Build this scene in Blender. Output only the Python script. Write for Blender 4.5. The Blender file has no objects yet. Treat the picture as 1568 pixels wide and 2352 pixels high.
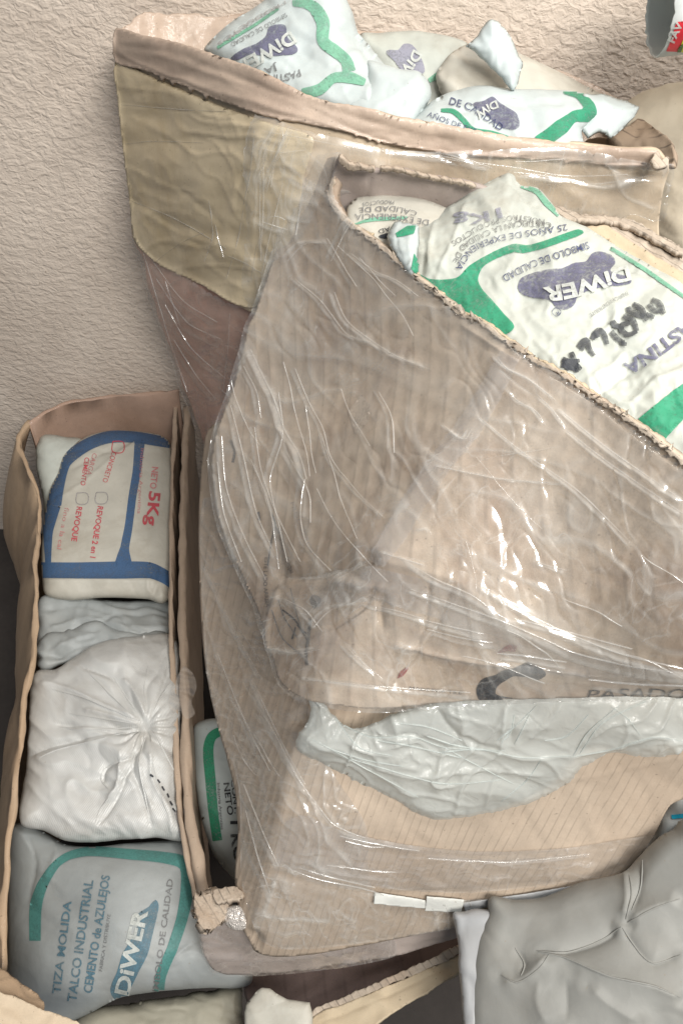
import bpy, bmesh, math, random
import numpy as np
from mathutils import Vector
from mathutils.bvhtree import BVHTree
from math import radians, cos, sin, pi, atan

random.seed(4); np.random.seed(4)
scene = bpy.context.scene
col = scene.collection

# ------------------------------------------------------------------ camera
W0, H0, FPX = 1568.0, 2351.0, 1810.0
PITCH, ROLL = radians(50), radians(6)
CAM = np.array([0, 0, 1.3])
FW = np.array([0, cos(PITCH), -sin(PITCH)]); UPV = np.array([0, sin(PITCH), cos(PITCH)]); RT = np.array([1., 0, 0])
R2 = cos(ROLL) * RT + sin(ROLL) * UPV
U2 = -sin(ROLL) * RT + cos(ROLL) * UPV
cd = bpy.data.cameras.new('camera'); cam = bpy.data.objects.new('camera', cd); col.objects.link(cam)
from mathutils import Matrix
M = Matrix(((R2[0], U2[0], -FW[0], CAM[0]), (R2[1], U2[1], -FW[1], CAM[1]), (R2[2], U2[2], -FW[2], CAM[2]), (0, 0, 0, 1)))
cam.matrix_world = M
cd.sensor_fit = 'VERTICAL'; cd.sensor_height = 36; cd.lens = FPX / H0 * 36
cd.clip_start = .02; cd.clip_end = 50
scene.camera = cam

# ------------------------------------------------------------------ light
w = bpy.data.worlds.new('World'); scene.world = w; w.use_nodes = True
bg = w.node_tree.nodes['Background']; bg.inputs[0].default_value = (.78, .88, 1, 1); bg.inputs[1].default_value = .23
def area(name, loc, aim, sx, sy, power, colr):
    ld = bpy.data.lights.new(name, 'AREA'); ld.shape = 'RECTANGLE'; ld.size = sx; ld.size_y = sy
    ld.energy = power; ld.color = colr
    o = bpy.data.objects.new(name, ld); col.objects.link(o); o.location = loc
    o.rotation_euler = (Vector(aim) - Vector(loc)).to_track_quat('-Z', 'Y').to_euler()
    return o
area('window_light', (.50, -.60, 2.2), (.0, .55, .75), .85, .45, 43, (1, .97, .92))
area('added_wall_fill', (.55, .38, 2.1), (0, .85, .7), .45, .3, 14, (1, .98, .95))  # unseen lamp, added to brighten the wall top, fade downwards and rake the stucco
scene.view_settings.view_transform = 'Standard'; scene.view_settings.look = 'None'
scene.view_settings.exposure = 0.0; scene.view_settings.gamma = 1
scene.render.engine = 'CYCLES'
scene.cycles.max_bounces = 8; scene.cycles.transparent_max_bounces = 16; scene.cycles.transmission_bounces = 6

# ------------------------------------------------------------------ numpy helpers
def ray(px, py):
    px = np.asarray(px, float); py = np.asarray(py, float)
    return FW + ((px - W0 / 2) / FPX)[..., None] * R2 - ((py - H0 / 2) / FPX)[..., None] * U2
def tz(x, y, z): return (z - CAM[2]) / ray(x, y)[2]
def ty(x, y, v): return v / ray(x, y)[1]
def P3(x, y, t): return CAM + ray(x, y) * t

_rng = np.random.RandomState(7)
_perm = _rng.permutation(512); _ga = _rng.rand(512) * 2 * pi
def perlin(x, y, seed=0):
    xi = np.floor(x).astype(int); yi = np.floor(y).astype(int); xf = x - xi; yf = y - yi
    def g(ix, iy):
        h = _perm[(_perm[(ix + seed * 31) & 511] + iy + seed * 17) & 511]; a = _ga[h]
        return np.cos(a), np.sin(a)
    s = xf * xf * xf * (xf * (xf * 6 - 15) + 10); u = yf * yf * yf * (yf * (yf * 6 - 15) + 10)
    a = g(xi, yi); b = g(xi + 1, yi); c = g(xi, yi + 1); d = g(xi + 1, yi + 1)
    n00 = a[0] * xf + a[1] * yf; n10 = b[0] * (xf - 1) + b[1] * yf
    n01 = c[0] * xf + c[1] * (yf - 1); n11 = d[0] * (xf - 1) + d[1] * (yf - 1)
    return ((n00 * (1 - s) + n10 * s) * (1 - u) + (n01 * (1 - s) + n11 * s) * u) * 1.5
def noise_layer(px, py, spec, k):
    kind, amp, scale, ang, stretch = spec[:5]; seed = k + (spec[5] if len(spec) > 5 else 0)
    a = radians(ang); x = px * cos(a) + py * sin(a); y = -px * sin(a) + py * cos(a)
    wx = perlin(px / (scale * 1.7), py / (scale * 1.7), seed + 50) * .5
    wy = perlin(px / (scale * 1.7), py / (scale * 1.7), seed + 90) * .5
    x = x / (scale * stretch) + wx; y = y / scale + wy
    n = perlin(x, y, seed)
    if kind == 'n': return amp * n
    m = np.clip(perlin(px / (scale * 3), py / (scale * 3), seed + 33) * 1.5 + .65, .1, 1.2)
    if kind == 'r': return amp * np.clip(1 - np.abs(n) * 5, 0, 1) ** 1.5 * m          # thin sharp ridges
    if kind == 'v': return amp * (.35 - np.abs(n) * 1.4)                     # broad folded facets
    if kind == 'g': return -amp * np.clip(1 - np.abs(n) * 4, 0, 1) ** 1.3 * m         # grooves
def seg_dist(px, py, pl, closed=False):
    """distance to polyline, nearest point, arc position"""
    best = np.full(px.shape, 1e9); bx = np.zeros_like(best); by = np.zeros_like(best)
    n = len(pl); rng_ = range(n) if closed else range(n - 1)
    for i in rng_:
        x0, y0 = pl[i]; x1, y1 = pl[(i + 1) % n]; dx, dy = x1 - x0, y1 - y0; L = dx * dx + dy * dy + 1e-9
        t = np.clip(((px - x0) * dx + (py - y0) * dy) / L, 0, 1)
        cx = x0 + t * dx; cy = y0 + t * dy; d = (px - cx) ** 2 + (py - cy) ** 2
        m = d < best
        best = np.where(m, d, best); bx = np.where(m, cx, bx); by = np.where(m, cy, by)
    return np.sqrt(best), bx, by
def inside(px, py, pl):
    c = np.zeros(px.shape, bool); n = len(pl)
    for i in range(n):
        x0, y0 = pl[i]; x1, y1 = pl[(i + 1) % n]
        if y0 == y1: continue
        m = ((y0 > py) != (y1 > py)) & (px < (x1 - x0) * (py - y0) / (y1 - y0) + x0)
        c ^= m
    return c
def smooth(pl, n=5, closed=True, jit=0, seed=1):
    p = np.array(pl, float); N = len(p); out = []
    R = np.random.RandomState(seed)
    for i in range(N if closed else N - 1):
        p0 = p[(i - 1) % N] if closed or i > 0 else p[i]; p1 = p[i]; p2 = p[(i + 1) % N]
        p3 = p[(i + 2) % N] if closed or i < N - 2 else p2
        L = np.linalg.norm(p2 - p1) + 1e-6
        # centripetal-like tangents limited by the segment length
        m1 = (p2 - p0); m1 = m1 / (np.linalg.norm(m1) + 1e-6) * L * .8
        m2 = (p3 - p1); m2 = m2 / (np.linalg.norm(m2) + 1e-6) * L * .8
        k = max(1, min(n, int(L / 6)))
        if jit: k = max(k, int(L / 7))
        for j in range(k):
            t = j / k; h = (2*t**3 - 3*t*t + 1) * p1 + (t**3 - 2*t*t + t) * m1 + (-2*t**3 + 3*t*t) * p2 + (t**3 - t*t) * m2
            if jit: h = h + R.randn(2) * jit
            out.append(h)
    if not closed: out.append(p[-1])
    return np.array(out)
def gridmesh(poly, sp):
    x0, y0 = poly.min(0) - sp; x1, y1 = poly.max(0) + sp
    xs = np.arange(x0, x1 + sp, sp); ys = np.arange(y0, y1 + sp, sp)
    X, Y = np.meshgrid(xs, ys); nx = X.shape[1]; ny = X.shape[0]
    d, bx, by = seg_dist(X.ravel(), Y.ravel(), poly, True); ins = inside(X.ravel(), Y.ravel(), poly)
    near = d < sp * .5
    px = np.where(near, bx, X.ravel()); py = np.where(near, by, Y.ravel())
    ok = ins | near; d = np.where(near, 0, d)
    I = np.arange(nx * ny).reshape(ny, nx)
    a = I[:-1, :-1].ravel(); b = I[:-1, 1:].ravel(); c = I[1:, 1:].ravel(); e = I[1:, :-1].ravel()
    K = ok[a].astype(int) + ok[b] + ok[c] + ok[e]
    faces = []
    for q in zip(a[K == 4], b[K == 4], c[K == 4], e[K == 4]): faces.append(q)
    for q in zip(a[K == 3], b[K == 3], c[K == 3], e[K == 3]): faces.append(tuple(v for v in q if ok[v]))
    used = sorted({v for f in faces for v in f}); mp = {v: i for i, v in enumerate(used)}
    faces = [tuple(mp[v] for v in f) for f in faces]
    u = np.array(used)
    return px[u], py[u], d[u], faces
def tps(ctrl, px, py):
    """interpolate 1/t over the picture plane: planes stay planes"""
    c = np.array([(a[0], a[1]) for a in ctrl], float) / 1000; v = 1 / np.array([a[2] for a in ctrl], float)
    n = len(c)
    def phi(r2): return np.where(r2 > 0, r2 * np.log(r2 + 1e-12), 0)
    q = np.stack([px, py], 1) / 1000
    if n < 4:
        A = np.c_[np.ones(n), c]; s = np.linalg.lstsq(A, v, rcond=None)[0]
        return 1 / (s[0] + q @ s[1:])
    K = phi(((c[:, None] - c[None]) ** 2).sum(-1)) + np.eye(n) * 1e-4
    Pm = np.c_[np.ones(n), c]; A = np.zeros((n + 3, n + 3)); A[:n, :n] = K; A[:n, n:] = Pm; A[n:, :n] = Pm.T
    s = np.linalg.solve(A, np.r_[v, 0, 0, 0])
    val = phi(((q[:, None] - c[None]) ** 2).sum(-1)) @ s[:n] + s[n] + q @ s[n + 1:]
    return 1 / np.clip(val, 1 / 3., 1 / .2)
def vnormals(P, faces):
    N = np.zeros_like(P)
    q = np.array([f if len(f) == 4 else (f[0], f[1], f[2], f[2]) for f in faces])
    n = np.cross(P[q[:, 2]] - P[q[:, 0]], P[q[:, 3]] - P[q[:, 1]])
    tri = q[:, 2] == q[:, 3]
    if tri.any(): n[tri] = np.cross(P[q[tri, 1]] - P[q[tri, 0]], P[q[tri, 2]] - P[q[tri, 0]])
    for k in range(4): np.add.at(N, q[:, k], n)
    N /= np.linalg.norm(N, axis=1)[:, None] + 1e-12
    s = np.sign((N * (CAM - P)).sum(1)); s[s == 0] = 1
    # one orientation for the whole sheet: towards the viewer on average
    if s.sum() < 0: N = -N
    return N
def boundary(faces):
    E = {}
    for f in faces:
        for i in range(len(f)):
            e = (f[i], f[(i + 1) % len(f)]); E[e] = 1
    return [e for e in E if (e[1], e[0]) not in E]
SURF = {}
def link(name, verts, faces, mat, parent=None, uv=None, smooth_=True):
    me = bpy.data.meshes.new(name); me.from_pydata([tuple(v) for v in verts], [], faces); me.update()
    if uv is not None:
        L = me.uv_layers.new(name='UVMap'); idx = np.zeros(len(me.loops), int); me.loops.foreach_get('vertex_index', idx)
        L.data.foreach_set('uv', np.asarray(uv)[idx].ravel())
    if smooth_: me.polygons.foreach_set('use_smooth', [True] * len(me.polygons))
    me.materials.append(mat)
    o = bpy.data.objects.new(name, me); col.objects.link(o)
    if parent is not None:
        o.parent = parent; o.matrix_parent_inverse = Matrix.Translation(parent.location).inverted()
    return o
def displace(px, py, creases, noise, rad, seed, cs=.8, ns=1.0):
    D = np.zeros(px.shape)
    creases = [(c[0], c[1], math.copysign(min(abs(c[2]), c[1] * 3.6e-4 * cs), c[2])) for c in creases or ()]
    lim = {'v': .13, 'r': .11, 'n': .16, 'g': .1}
    noise = [(s[0], min(s[1], s[2] * 3.5e-4 * lim[s[0]] * ns)) + tuple(s[2:]) for s in noise or ()]
    for cr in creases or ():
        pl, wd, h = cr[0], cr[1], cr[2]; sharp = cr[3] if len(cr) > 3 else 's'
        pl = smooth(pl, 4, False)
        a = np.array(pl); m = (px > a[:, 0].min() - 5 * wd) & (px < a[:, 0].max() + 5 * wd) & (py > a[:, 1].min() - 5 * wd) & (py < a[:, 1].max() + 5 * wd)
        if not m.any(): continue
        d, _, _ = seg_dist(px[m], py[m], pl)
        e0 = np.minimum(np.hypot(px[m] - a[0, 0], py[m] - a[0, 1]), np.hypot(px[m] - a[-1, 0], py[m] - a[-1, 1]))
        f = np.clip(1 - d / wd, 0, 1) if sharp == 't' else np.exp(-d / wd) if sharp == 's' else np.exp(-(d / wd) ** 2)
        D[m] += h * f * np.clip(.25 + e0 / (3 * min(wd, 12)), 0, 1)
    A = np.clip(np.abs(D) / (3.6e-4 * cs * 3.0), 0, 1)
    for k, s in enumerate(noise or ()):
        q = noise_layer(px, py, s, seed + k * 7); D += q
        if s[0] == 'r': A = np.maximum(A, np.clip(q / (s[1] + 1e-9), 0, 1) * .7)
    displace.attr = A
    for (amp, cx, cy, n, r0, r1) in rad or ():
        r = np.hypot(px - cx, py - cy); th = np.arctan2(py - cy, px - cx)
        th = th + perlin(px / 90, py / 90, seed + 5) * .5
        s_ = np.abs(np.sin(th * n * .5 + 1.3 * np.sin(th * 2 + seed))) ** .8 - .5
        D += amp * s_ * np.clip(r / r0, 0, 1) * np.clip(1 - (r - r0) / r1, 0, 1)
        D -= amp * 1.6 * np.exp(-(r / (r0 * .8)) ** 2)
    return D
def sheet(name, outline, ctrl, mat, parent=None, sp=5, th=.004, puff=0, pw=60, back=None, creases=None, noise=None, rad=None,
          jit=0, seed=1, off=0, key=None, hard=False, uvf=None, edgefade=0, on=None, sharp_outline=False, cs=.8, ns=1.0):
    """A piece of board, film or bag: its outline and distances give a real surface, closed to a thickness (th)
    or, with back=depth, to a puffed bag whose two skins meet at the seam."""
    poly = np.array(outline, float) if sharp_outline else smooth(outline, 6, True, jit, seed)
    if sharp_outline and jit: poly = smooth(outline, 1, True, jit, seed)
    px, py, d, faces = gridmesh(poly, sp)
    if on is not None:
        t = lay(on, px, py)
        e = np.array([(f[i], f[(i + 1) % len(f)]) for f in faces for i in range(len(f))])
        for _ in range(6):
            s = np.zeros(len(t)); c_ = np.zeros(len(t)); np.add.at(s, e[:, 0], t[e[:, 1]]); np.add.at(s, e[:, 1], t[e[:, 0]]); np.add.at(c_, e.ravel(), 1)
            t = .4 * t + .6 * s / c_
    else: t = tps(ctrl, px, py)
    t_edge = t.copy()
    prof = np.sqrt(np.clip(1 - (1 - np.clip(d / pw, 0, 1)) ** 2, 0, 1))
    t = t - puff * prof
    P = CAM + ray(px, py) * t[:, None]
    N = vnormals(P, faces)
    dd = displace(px, py, creases, noise, rad, seed, cs, ns)
    if edgefade: dd = dd * np.clip(.25 + d / edgefade, 0, 1)
    P = P + N * (dd + off)[:, None]
    crs = displace.attr; N = vnormals(P, faces)
    n = len(P); bnd = boundary(faces)
    # face orientation outward
    f0 = faces[len(faces) // 2]; nf = np.cross(P[f0[1]] - P[f0[0]], P[f0[2]] - P[f0[0]])
    flip = (nf @ N[f0[0]]) < 0
    fr = [f[::-1] for f in faces] if flip else list(faces)
    bk = [f[::-1] for f in fr]
    uv = np.stack([px / 1568, 1 - py / 2351], 1) if uvf is None else uvf(px, py)
    if back is None and th == 0:
        V = P; F = fr; UV = uv
    elif back is None:
        B = P - N * th
        V = np.r_[P, B]; F = fr + [tuple(i + n for i in f) for f in bk]
        for a, b in bnd: F.append((a, b, b + n, a + n) if flip else (b, a, a + n, b + n))
        UV = np.r_[uv, uv]
    else:
        isb = np.zeros(n, bool); isb[[v for e in bnd for v in e]] = True
        Bk = CAM + ray(px, py) * (t_edge + back * prof + .001)[:, None]
        mp = np.where(isb, np.arange(n), np.arange(n) + n); V = np.r_[P, Bk]
        F = fr + [tuple(int(mp[i]) for i in f) for f in bk]; UV = np.r_[uv, uv]
    o = link(name, V, F, mat, parent, UV)
    at = o.data.attributes.new('crease', 'FLOAT', 'POINT'); at.data.foreach_set('value', np.resize(np.r_[crs, crs], len(V)))
    SURF[key or name + str(len(SURF))] = (BVHTree.FromPolygons([tuple(v) for v in P], fr), P)
    return o
def lay(key, px, py):
    bvh = SURF[key][0]; out = np.full(px.shape, np.nan); r = ray(px, py)
    for i in range(len(px)):
        h = bvh.ray_cast(Vector(CAM), Vector(r[i]))
        if h[0] is not None: out[i] = (np.array(h[0]) - CAM) @ FW
    m = np.nanmedian(out) if np.isfinite(out).any() else 1
    bad = ~np.isfinite(out)
    if bad.any() and (~bad).any():
        g = np.where(~bad)[0]
        for i in np.where(bad)[0]:
            j = g[np.argmin((px[g] - px[i]) ** 2 + (py[g] - py[i]) ** 2)]; out[i] = out[j]
    return out
def drape(name, px, py, faces, key, mat, parent, off=.0009, uv=None):
    """lay flat print (ink) on a surface already built"""
    bvh = SURF[key][0]; P = np.zeros((len(px), 3)); okv = np.zeros(len(px), bool); r = ray(px, py)
    for i in range(len(px)):
        h = bvh.ray_cast(Vector(CAM), Vector(r[i]))
        if h[0] is not None:
            q = np.array(h[0]); nn = np.array(h[1]); nn = nn if nn @ (CAM - q) > 0 else -nn
            v = CAM - q; v /= np.linalg.norm(v)
            P[i] = q + nn * off * .6 + v * off; okv[i] = True
    F = [f for f in faces if all(okv[list(f)])]
    if not F: return None
    used = sorted({v for f in F for v in f}); mp = {v: i for i, v in enumerate(used)}
    return link(name, P[used], [tuple(mp[v] for v in f) for f in F], mat, parent)
def patchprint(name, outline, key, mat, parent, sp=5, jit=0, off=.0007, smo=True):
    poly = smooth(outline, 6, True, jit) if smo else np.array(outline, float)
    px, py, d, faces = gridmesh(poly, sp)
    return drape(name, px, py, faces, key, mat, parent, off)
def band(name, line, width, key, mat, parent, sp=4, off=.0007, jit=0):
    c = smooth(line, 6, False); T = np.gradient(c, axis=0); T /= np.linalg.norm(T, axis=1)[:, None] + 1e-9
    Nn = np.stack([-T[:, 1], T[:, 0]], 1)
    wv = np.interp(np.linspace(0, 1, len(c)), np.linspace(0, 1, len(width)), width) if hasattr(width, '__len__') else np.full(len(c), float(width))
    poly = np.r_[c + Nn * wv[:, None] / 2, (c - Nn * wv[:, None] / 2)[::-1]]
    px, py, d, faces = gridmesh(poly, sp)
    return drape(name, px, py, faces, key, mat, parent, off)
def textmesh(txt, bold=0, maxe=.25):
    cu = bpy.data.curves.new('lettering', 'FONT'); cu.body = txt; cu.offset = bold; cu.resolution_u = 3
    to = bpy.data.objects.new('lettering', cu); col.objects.link(to)
    bpy.context.view_layer.update(); me = to.to_mesh()
    bm = bmesh.new(); bm.from_mesh(me); to.to_mesh_clear(); bpy.data.objects.remove(to); bpy.data.curves.remove(cu)
    bmesh.ops.triangulate(bm, faces=bm.faces)
    for _ in range(4):
        es = [e for e in bm.edges if e.calc_length() > maxe]
        if not es: break
        bmesh.ops.subdivide_edges(bm, edges=es, cuts=1); bmesh.ops.triangulate(bm, faces=bm.faces)
    v = np.array([tuple(x.co)[:2] for x in bm.verts]); f = [tuple(x.index for x in q.verts) for q in bm.faces]; bm.free()
    return v, f
def text(txt, line, h, key, mat, parent, bold=0.0, name='lettering', off=.0011, mx=None, shear=0):
    v, f = textmesh(txt, bold)
    x0, x1 = v[:, 0].min(), v[:, 0].max(); cap = .72
    c = smooth(line, 8, False); L = np.r_[0, np.cumsum(np.linalg.norm(np.diff(c, axis=0), axis=1))]
    yy = v[:, 1] / cap * h
    s = np.clip((v[:, 0] - x0) / (x1 - x0) * L[-1] + yy * shear, 0, L[-1])
    bx = np.interp(s, L, c[:, 0]); by = np.interp(s, L, c[:, 1])
    e = 3.; tx = np.interp(np.clip(s + e, 0, L[-1]), L, c[:, 0]) - np.interp(np.clip(s - e, 0, L[-1]), L, c[:, 0])
    tyy = np.interp(np.clip(s + e, 0, L[-1]), L, c[:, 1]) - np.interp(np.clip(s - e, 0, L[-1]), L, c[:, 1])
    n = np.hypot(tx, tyy) + 1e-9; tx /= n; tyy /= n
    return drape(name, bx + tyy * yy, by - tx * yy, f, key, mat, parent, off)
def thing(name, label, cat, loc, group=None):
    o = bpy.data.objects.new(name, None); col.objects.link(o); o.location = tuple(float(a) for a in loc)
    o.empty_display_size = .05; o['label'] = label; o['category'] = cat
    if group: o['group'] = group
    return o
def wallstrip(name, path, height, th, mat, parent, lean=0, bulge=0, seed=1, key=None, hz=None, rag=0, n_h=14):
    """upright board: path = rim points in space; goes down 'height', rounded top, outward is left of the path"""
    p = np.array(path, float); Q = []
    for i in range(len(p) - 1):
        k = max(2, int(np.linalg.norm(p[i + 1] - p[i]) / .006))
        for j in range(k): Q.append(p[i] + (p[i + 1] - p[i]) * j / k)
    Q.append(p[-1]); Q = np.array(Q)
    for _ in range(2): Q[1:-1] = (Q[:-2] + Q[1:-1] * 2 + Q[2:]) / 4
    T = np.gradient(Q, axis=0); T[:, 2] = 0; T /= np.linalg.norm(T, axis=1)[:, None] + 1e-9
    O = np.stack([-T[:, 1], T[:, 0], 0 * T[:, 0]], 1)
    n = len(Q); a = np.arange(n); R = np.random.RandomState(seed)
    prof = []                      # (outward offset, down) around the board, inside -> over the rim -> outside
    hs = np.linspace(1, 0, n_h)
    for h in hs: prof.append((-th / 2, h * height + th / 2, h))
    for k in range(1, 6):
        an = pi - k * pi / 6; prof.append((cos(an) * th / 2, th / 2 - sin(an) * th / 2, 0))
    for h in hs[::-1]: prof.append((th / 2, h * height + th / 2, h))
    V = []
    for k, (o, dn, h) in enumerate(prof):
        wob = perlin(a / 9., np.full(n, k * .3), seed) * .0026 + perlin(a / 2.6, np.full(n, k * .5), seed + 3) * .0012
        bl = lean * dn + bulge * sin(pi * min(1, h))
        zz = perlin(a / 2.2, np.full(n, 3.3), seed + 9) * rag if h == 0 else 0
        V.append(Q + O * (o + bl + wob)[:, None] + np.stack([0 * wob, 0 * wob, -dn + wob * (.6 if h == 0 else 0) + zz], 1))
    m = len(prof); V = np.concatenate(V); F = []
    for k in range(m - 1):
        for i in range(n - 1): F.append((k * n + i, k * n + i + 1, (k + 1) * n + i + 1, (k + 1) * n + i))
    for i in range(n - 1): F.append(((m - 1) * n + i, (m - 1) * n + i + 1, i + 1, i))
    F.append(tuple(k * n for k in range(m))); F.append(tuple(k * n + n - 1 for k in range(m))[::-1])
    uv = np.array([(i * .006, k * .02) for k in range(m) for i in range(n)])
    o = link(name, V, F, mat, parent, uv)
    bm = bmesh.new(); bm.from_mesh(o.data); bmesh.ops.recalc_face_normals(bm, faces=bm.faces); bm.to_mesh(o.data); bm.free()
    if key: SURF[key] = (BVHTree.FromPolygons([tuple(v) for v in V], F), V)
    return o

def folds(name, lines, key, mat, parent, wpx=2.4, off=.0006, seed=1, on_off=0):
    """pinched pleats of film: half-round ridges lying along the lines, thinning out at both ends"""
    bvh = SURF[key][0]; V = []; F = []; R = np.random.RandomState(seed)
    for ln in lines:
        wl_ = wpx
        if isinstance(ln, tuple): ln, wl_ = ln
        c = smooth(ln, 8, False); c[1:-1] += R.randn(len(c) - 2, 2) * .35
        r = ray(c[:, 0], c[:, 1]); pts = []; nn = []
        for q in r:
            h = bvh.ray_cast(Vector(CAM), Vector(q))
            if h[0] is None: continue
            a = np.array(h[0]); n = np.array(h[1]); n = n if n @ (CAM - a) > 0 else -n; pts.append(a); nn.append(n)
        if len(pts) < 4: continue
        pts = np.array(pts); nn = np.array(nn)
        jump = np.linalg.norm(np.diff(pts, axis=0), axis=1)
        if jump.max() > .02: continue
        for _ in range(2): pts[1:-1] = (pts[:-2] + 2 * pts[1:-1] + pts[2:]) / 4; nn[1:-1] = nn[:-2] + nn[1:-1] + nn[2:]
        nn /= np.linalg.norm(nn, axis=1)[:, None]
        T = np.gradient(pts, axis=0); T /= np.linalg.norm(T, axis=1)[:, None] + 1e-9; S = np.cross(T, nn)
        m = len(pts); s = np.linspace(0, 1, m); wv = wl_ * 3.6e-4 * np.sin(pi * np.clip(s, .02, .98)) ** .6 * (.75 + .5 * np.abs(perlin(s * 6, s * 0 + .3, R.randint(200))))
        b = len(V) and sum(len(x) for x in V) or 0
        for k in range(5):
            an = pi * k / 4; V.append(pts + S * (cos(an) * wv / 2)[:, None] + nn * (off + sin(an) * wv * .38 - (.0012 if k in (0, 4) else 0))[:, None])
        for k in range(4):
            for i in range(m - 1): F.append((b + k * m + i, b + k * m + i + 1, b + (k + 1) * m + i + 1, b + (k + 1) * m + i))
    if V: return link(name, np.concatenate(V), F, mat, parent)
def rand_lines(n, box, ang, spread, L, seed, curve=.16):
    R = np.random.RandomState(seed); out = []
    for _ in range(int(n * .08 + .5)):
        x = R.uniform(box[0], box[2]); y = R.uniform(box[1], box[3]); a = radians(ang + R.randn() * spread); l = L * R.uniform(.7, 2.0); cv = R.randn() * curve; pl = []
        for k in range(6):
            pl.append((x, y)); x += cos(a) * l / 5; y += sin(a) * l / 5; a += cv / 3 + R.randn() * .08
        out.append((pl, R.uniform(.8, 1.9)))
    return out

# ------------------------------------------------------------------ materials
class NT:
    def __init__(s, name):
        s.m = bpy.data.materials.new(name); s.m.use_nodes = True; s.t = s.m.node_tree; s.t.nodes.clear()
        s.out = s.t.nodes.new('ShaderNodeOutputMaterial')
    def n(s, typ, **kw):
        nd = s.t.nodes.new(typ)
        for k, v in kw.items():
            if k.startswith('i_'):
                key = k[2:]; key = int(key) if key.isdigit() else key.replace('_', ' ')
                if isinstance(v, bpy.types.NodeSocket): s.t.links.new(v, nd.inputs[key])
                else: nd.inputs[key].default_value = v
            else: setattr(nd, k, v)
        return nd
    def coord(s, kind='Object', scale=(1, 1, 1), rot=(0, 0, 0)):
        tc = s.n('ShaderNodeTexCoord'); mp = s.n('ShaderNodeMapping', i_Vector=tc.outputs[kind], i_Scale=scale, i_Rotation=rot); return mp.outputs[0]
    def noise(s, vec, scale, detail=3, rough=.5, dist=0):
        return s.n('ShaderNodeTexNoise', i_Vector=vec, i_Scale=scale, i_Detail=detail, i_Roughness=rough, i_Distortion=dist).outputs[0]
    def ramp(s, fac, stops):
        r = s.n('ShaderNodeValToRGB', i_0=fac); e = r.color_ramp.elements
        while len(e) < len(stops): e.new(.5)
        for i, (p, c) in enumerate(stops):
            e[i].position = p; e[i].color = (c, c, c, 1) if not hasattr(c, '__len__') else (*c[:3], 1)
        return r.outputs[0]
    def mix(s, fac, a, b, mode='MIX'):
        m = s.n('ShaderNodeMix', data_type='RGBA', blend_type=mode)
        for k, v in ((0, fac), (6, a), (7, b)):
            if isinstance(v, bpy.types.NodeSocket): s.t.links.new(v, m.inputs[k])
            elif k == 0: m.inputs[0].default_value = v
            else: m.inputs[k].default_value = (*v[:3], 1)
        return m.outputs[2]
    def math(s, op, a, b=0.0, c=None):
        m = s.n('ShaderNodeMath', operation=op)
        for k, v in enumerate((a, b) if c is None else (a, b, c)):
            if isinstance(v, bpy.types.NodeSocket): s.t.links.new(v, m.inputs[k])
            else: m.inputs[k].default_value = v
        return m.outputs[0]
    def bump(s, h, strength=.5, dist=.001, normal=None):
        b = s.n('ShaderNodeBump', i_Height=h, i_Strength=strength, i_Distance=dist)
        if normal is not None: s.t.links.new(normal, b.inputs['Normal'])
        return b.outputs[0]
    def done(s, sh): s.t.links.new(sh, s.out.inputs[0]); return s.m
def hsvd(c, k): return tuple(max(0, v * k) for v in c)
def card(name, c, flute=0, coat=.0, rough=.8, mott=.18, stain=None, fl_dark=.72, flute_kind='Object', fdir=(1, 0, 0)):
    m = NT(name); v = m.coord()
    a = m.noise(v, 14, 4, .6); b = m.noise(v, 90, 4, .6); fi = m.noise(m.coord(scale=(1, 1, .35)), 900, 2, .6)
    k = m.math('ADD', m.math('MULTIPLY', a, .55), m.math('ADD', m.math('MULTIPLY', b, .25), m.math('MULTIPLY', fi, .2)))
    cc = m.mix(m.ramp(k, [(.3, 0), (.7, 1)]), hsvd(c, 1 - mott), hsvd(c, 1 + mott))
    if stain: cc = m.mix(m.math('MULTIPLY', m.ramp(m.noise(v, 9, 5, .65, .6), [(.45, 0), (.7, 1)]), stain[1]), cc, stain[0])
    sp_ = m.ramp(m.noise(v, 320, 1, .4), [(.74, 0), (.78, 1)])
    cc = m.mix(m.math('MULTIPLY', sp_, .5), cc, hsvd(c, .3))
    nrm = m.bump(m.math('ADD', fi, m.math('MULTIPLY', b, 1.5)), .35, .0006)
    if flute:
        if flute_kind == 'UV':
            uvv = m.coord('UV'); sx = m.n('ShaderNodeSeparateXYZ', i_Vector=uvv).outputs[0]
            wob = m.math('MULTIPLY', m.noise(m.coord(), 12, 2), .5)
            wv = m.math('SINE', m.math('ADD', m.math('MULTIPLY', sx, flute), wob))
        else:
            sx = m.n('ShaderNodeVectorMath', operation='DOT_PRODUCT', i_0=m.coord(), i_1=fdir).outputs['Value']
            wob = m.math('MULTIPLY', m.noise(m.coord(), 10, 2), 1.5)
            wv = m.math('SINE', m.math('ADD', m.math('MULTIPLY', sx, flute), wob))
        wv = m.math('MULTIPLY_ADD', wv, .5, .5)
        line = m.math('MULTIPLY', m.ramp(wv, [(.90, 0), (.985, 1)]), m.ramp(m.noise(v, 38, 3, .6), [(.36, 0), (.56, 1)]))
        cc = m.mix(m.math('MULTIPLY', line, 1 - fl_dark), cc, hsvd(c, .12))
        nrm = m.bump(wv, .25, .0012, nrm)
    p = m.n('ShaderNodeBsdfPrincipled', i_Base_Color=cc, i_Roughness=rough, i_Normal=nrm, i_Coat_Weight=coat, i_Coat_Roughness=.12)
    if coat:
        ch = m.noise(m.coord(scale=(1, 1, .3)), 70, 4, .55, 1.2)
        m.t.links.new(m.bump(ch, .5, .004), p.inputs['Coat Normal'])
    return m.done(p.outputs[0])
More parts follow.
